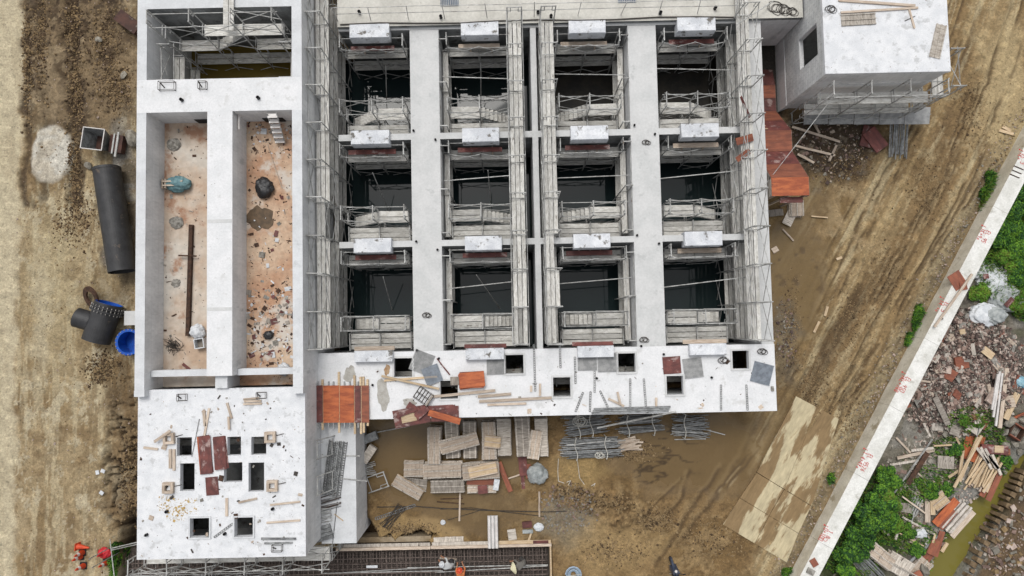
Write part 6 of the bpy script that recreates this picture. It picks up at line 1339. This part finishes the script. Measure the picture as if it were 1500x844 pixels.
CL2 = mat('dark_mud_clod', S(98, 78, 56), S(72, 57, 40), scale=3, rough=.9, rnd=0, bump=.3); CL3 = mat('tan_clod', S(166, 142, 106), S(132, 110, 78), scale=3, rough=.95, rnd=0, bump=.3)
clods('churned mud lumps between the haul track and the tank', [(105, 40, 14, 70), (110, 130, 12, 60), (60, 60, 12, 70), (150, 60, 30, 60), (170, 130, 25, 40), (40, 90, 8, 80), (108, 250, 8, 60), (110, 320, 30, 40), (150, 540, 25, 25), (185, 700, 16, 80)], 6500, .025, .075, 201, [CL2, CL2, CL3, CLOD])
clods('mud lumps on the churned heap in the court', [(880, 735, 50, 12), (840, 720, 25, 10), (960, 760, 30, 20), (1040, 790, 50, 30), (930, 660, 30, 15), (900, 810, 50, 20), (600, 775, 40, 10)], 4200, .02, .065, 202, [CL2, CL3, CL3, CLOD])
clods('mud crumbs pressed out of the haul road ruts', [(1250, 480, 30, 60), (1300, 400, 40, 60), (1360, 280, 40, 60), (1420, 160, 30, 60), (1190, 560, 25, 40), (1240, 600, 30, 60), (1160, 470, 16, 60), (1240, 250, 60, 40)], 5200, .015, .05, 203, [CL2, CL3, CL3, CLOD])
# rocks by the creek
import bmesh
def rock_mesh(seed):
    rs_ = random.Random(seed); bm = bmesh.new(); bmesh.ops.create_icosphere(bm, subdivisions=2, radius=1)
    ax = [(Vector((rs_.gauss(0, 1), rs_.gauss(0, 1), rs_.gauss(0, 1))).normalized(), rs_.uniform(.55, .9)) for _ in range(12)]
    for v in bm.verts:
        for n_, d_ in ax:
            e = v.co.dot(n_)
            if e > d_: v.co -= n_*(e-d_)
    me_ = bpy.data.meshes.new('rock'); bm.to_mesh(me_); bm.free(); me_.materials.append(ROCK); return me_
RM = [rock_mesh(i) for i in range(6)]
rs = random.Random(9)
for i in range(64):
    if i < 34: px, py = rs.uniform(1466, 1503), rs.uniform(612, 722)
    else:
        f = rs.random(); px = 1476+(1380-1476)*f+rs.gauss(-16, 7); py = 722+(848-722)*f+rs.gauss(-6, 6)
    p = P(px, py, -.2); s = rs.uniform(.12, .3)*(1.5 if rs.random() < .2 else 1)
    o = ob('rock', RM[i % 6], None, (p.x, p.y, ground_z(p.x, p.y)+s*.25), (rs.uniform(0, 6), rs.uniform(0, 6), rs.uniform(0, 6))); o.scale = (s, s*rs.uniform(.7, 1), s*rs.uniform(.6, .9))
    tag(o, 'grey rock lying on the stony bank of the green creek' if i >= 34 else 'grey rock in the pile above the head of the creek', 'rock', 'rocks on the creek bank' if i >= 34 else 'rocks above the creek')
for q, s, l, f in (((200, 205), .62, 'grey boulder against the tank beside the skip', .8), ((128, 243), .3, 'small grey stone by the end of the black pipe', .6), ((144, 58), .24, 'white flat stone in the churned mud', .3), ((180, 110), .26, 'flat pale stone in the churned mud by the tank', .3)):
    p = P(*q, .1); o = ob('boulder' if s > .5 else 'stone', RM[int(q[0]) % 6], None, (p.x, p.y, ground_z(p.x, p.y)+s*f*.5), (0, 0, q[0])); o.scale = (s, s*.75, s*f); tag(o, l, 'stone')
# creek water and sheet piles
pts = [P(*p, -.75) for p in CREEK]; mb = MB(); lf = []; rg = []
for i, p in enumerate(pts):
    d = (pts[min(i+1, len(pts)-1)]-pts[max(i-1, 0)]).normalized(); nn = Vector((-d.y, d.x, 0)); lf.append(p+nn*1.5); rg.append(p-nn*1.5)
for i in range(len(pts)-1): mb.add([lf[i], rg[i], rg[i+1], lf[i+1]], [(0, 1, 2, 3)])
struct(mb.build('creek', CWATER))
sp_ = thing('sheet_pile_wall', 'row of stepped brown sheet piles along the far bank of the creek', 'sheet piles', (0, 0, 0))
A_, B_ = P(1508, 690, .1), P(1424, 852, .1); n = 20; dd = (B_-A_).normalized(); nn = Vector((-dd.y, dd.x, 0)); nn = nn if nn.x < 0 else -nn
for i in range(n):
    c = A_.lerp(B_, (i+.5)/n)+nn*(.16 if i % 2 else -.02)+nn*U(-.08, .08); w_ = (B_-A_).length/n*U(.34, .48); dp = U(.1, .19)
    q = [c-dd*w_-nn*dp, c+dd*w_-nn*dp, c+dd*w_*.75+nn*dp, c-dd*w_*.75+nn*dp]
    MB().prism([(p.x, p.y) for p in q], -1.5, -.02+U(-.15, .12)).build('sheet_pile', DIRTB, sp_, rot=(0, 0, 0))
field('stones and clods on the dark far bank', 'clods', 1480, 810, 45, 70, 500, [RB1, ROCK, RB2, CLOD], .04, .2, 57, .6)
# ------------------------------------------------------------------ plants
def leaves(n, rx, ry, h, seed, size=(.10, .2), lobes=11):
    rs_ = np.random.RandomState(seed); L = []
    cen = rs_.uniform(-.55, .55, (lobes, 3)); cen[:, 2] = rs_.uniform(.3, .75, lobes); rad = rs_.uniform(.2, .42, lobes)
    k = rs_.randint(0, lobes, n); dirs = rs_.normal(size=(n, 3)); dirs /= np.linalg.norm(dirs, axis=1)[:, None]; dirs[:, 2] = np.abs(dirs[:, 2])*.9
    r = rad[k]*(rs_.rand(n)**.5); pos = cen[k]+dirs*r[:, None]; pos[:, 2] = np.clip(pos[:, 2], .04, None); pos *= np.array([rx, ry, h])
    up = dirs+rs_.normal(size=(n, 3))*.55+np.array([0, 0, .7]); up /= np.linalg.norm(up, axis=1)[:, None]
    t = np.cross(up, rs_.normal(size=(n, 3))); t /= np.linalg.norm(t, axis=1)[:, None]; b = np.cross(up, t); s = rs_.uniform(size[0], size[1], n)[:, None]
    V = np.stack([pos-t*s, pos+b*s*.42-t*s*.1+up*s*.1, pos+t*s-up*s*.15, pos-b*s*.42-t*s*.1+up*s*.1], 1).reshape(-1, 3)
    F = np.arange(n*4).reshape(-1, 4)
    return V, F
def shrub(px, py, r, h, label, mats, seed, n=2600, size=(.07, .16), group=None):
    z = gz(px, py); c = P(px, py, z+h*.5); root = thing('shrub', label, 'shrub', (c.x, c.y, z), U(0, 6), group)
    V, F = leaves(n, r, r*U(.85, 1.05), h, seed, size); me_ = bpy.data.meshes.new('foliage'); me_.from_pydata(V.tolist(), [], F.tolist())
    for m_ in mats: me_.materials.append(m_)
    rs_ = np.random.RandomState(seed+1); me_.polygons.foreach_set('material_index', rs_.choice(len(mats), len(F), p=[.6, .4] if len(mats) == 2 else None).astype(np.int32)); me_.update()
    ob('foliage', me_, root)
    mb = MB()
    for i in range(6): a_ = U(0, 6.3); mb.tube((0, 0, -.05), (r*.5*math.cos(a_), r*.5*math.sin(a_), h*.65), .025, 5, r2=.01)
    mb.build('stem', TIMD, root)
D_, L_, Y_ = [LEAFD, LEAFL], [LEAFL, LEAFD], [LEAFL, LEAFY]
for i, (px, py, r, h, l, m_) in enumerate(((1277, 750, 1.25, 1.2, 'large dark shrub hugging the wall above the survey ring', D_), (1298, 702, 1.0, .9, 'bright shrub below the grey ash at the wall', L_), (1296, 765, 1.05, 1.0, 'bright round shrub in the middle of the thicket', L_), (1300, 735, 1.0, .9, 'yellow green shrub on the dump side of the thicket', Y_), (1248, 815, 1.2, 1.2, 'dark feathery shrub at the south end of the thicket', D_), (1288, 728, 1.0, 1.1, 'dark shrub in the upper thicket by the wall', D_), (1258, 785, .95, .9, 'dark shrub between the feathery one and the thicket', D_), (1232, 845, 1.0, .9, 'bright shrub at the foot of the wall\'s south end', L_), (1304, 770, .8, .6, 'small yellow green shrub by the thin pale stick', Y_),
        (1459, 330, 1.2, .9, 'low bright shrub at the wall above the sacks', L_), (1490, 300, 1.3, .9, 'dark low shrub in the upper meadow', D_), (1488, 345, 1.3, .8, 'bright low shrub in the upper meadow', L_), (1478, 385, 1.1, .7, 'yellow green shrub right of the small sack', Y_), (1500, 400, 1.1, .7, 'dark shrub right of the printed sack', D_), (1435, 430, .8, .5, 'brown green shrub between wall and sacks', Y_), (1528, 320, 1.5, 1.0, 'big dark shrub at the far side of the meadow', D_), (1540, 395, 1.4, .9, 'bright shrub at the far side of the meadow', L_), (1494, 440, .9, .6, 'olive shrub below the printed sack', Y_), (1475, 290, .9, .6, 'small dark shrub at the wall top of the meadow', D_),
        (1366, 722, .65, .4, 'bright weed clump below the rust beam', L_), (1388, 715, .5, .35, 'dark weed clump beside the bright one', D_), (1334, 781, .6, .35, 'feathery weed clump by the thin pale stick', L_), (1462, 712, .55, .5, 'bright weed at the creek end of the orange planks', L_), (1474, 678, .5, .35, 'bright weed by the red boards', L_), (1404, 792, .45, .35, 'bright weed beside the white sticks at the creek', L_), (1430, 622, .5, .3, 'yellow green weed above the orange sheet', Y_), (1410, 615, .45, .3, 'olive weed at the foot of the rubble', Y_), (1345, 806, .5, .35, 'bright weed right of the dark edged stack', L_), (1380, 838, .6, .4, 'bright weed by the big brown sheet', L_), (1398, 660, .6, .4, 'dark weed by the broken slatted panel', D_))):
    shrub(px, py, r, h, l, m_, 100+i, n=int(2000+3200*r*r if r > .9 else 2600*r+300), size=(.035, .09) if r < .9 else (.05, .11))
def grass(label, spots, n, seed, mats, hmax=.35):
    rs_ = random.Random(seed); mb = MB(); tot = sum(s[2]*s[3] for s in spots)
    for (px, py, rx, ry) in spots:
        for i in range(int(n*rx*ry/tot)):
            a_ = rs_.uniform(0, 6.283); q = math.sqrt(rs_.random()); p = P(px+rx*q*math.cos(a_), py+ry*q*math.sin(a_), 0)
            s_ = (p.x-WA.x)*WN.x+(p.y-WA.y)*WN.y
            if -WALL_W-.05 < s_ < .12: continue
            z = ground_z(p.x, p.y); h = rs_.uniform(.12, hmax); d = rs_.uniform(0, 6.283); le = rs_.uniform(.3, .9)*h
            dx, dy = math.cos(d), math.sin(d); w_ = rs_.uniform(.012, .028); b0 = Vector((p.x, p.y, z-.02)); tp_ = b0+Vector((dx*le, dy*le, h)); md_ = b0+Vector((dx*le*.4, dy*le*.4, h*.65)); sd_ = Vector((-dy, dx, 0))*w_
            mb.add([b0-sd_, b0+sd_, md_+sd_, md_-sd_, tp_], [(0, 1, 2, 3), (3, 2, 4)], rs_.randrange(len(mats)))
    o = stuff(mb.build('grass', mats)); o['label'] = label
grass('dense green grass and weeds covering the meadow beyond the wall', [(1480, 350, 55, 95), (1505, 420, 30, 50), (1455, 300, 20, 40), (1560, 340, 60, 120)], 36000, 61, [LEAFD, LEAFL, LEAFY], .5)
grass('patchy grass growing through the dump', [(1300, 745, 40, 55), (1340, 720, 30, 20), (1375, 705, 35, 25), (1420, 615, 40, 20), (1395, 660, 30, 20), (1470, 690, 14, 50), (1340, 790, 35, 25), (1400, 790, 16, 16), (1370, 835, 30, 14), (1450, 640, 25, 18), (1250, 800, 50, 50)], 9500, 62, [LEAFL, LEAFY, LEAFD], .25)
grass('thin grass along the road side of the parapet wall', [(1345, 475, 9, 30), (1332, 500, 8, 14), (1448, 262, 7, 12), (1438, 285, 5, 10), (1216, 700, 5, 8), (1155, 838, 12, 8), (168, 820, 7, 26)], 3600, 63, [LEAFD, LEAFL], .3)
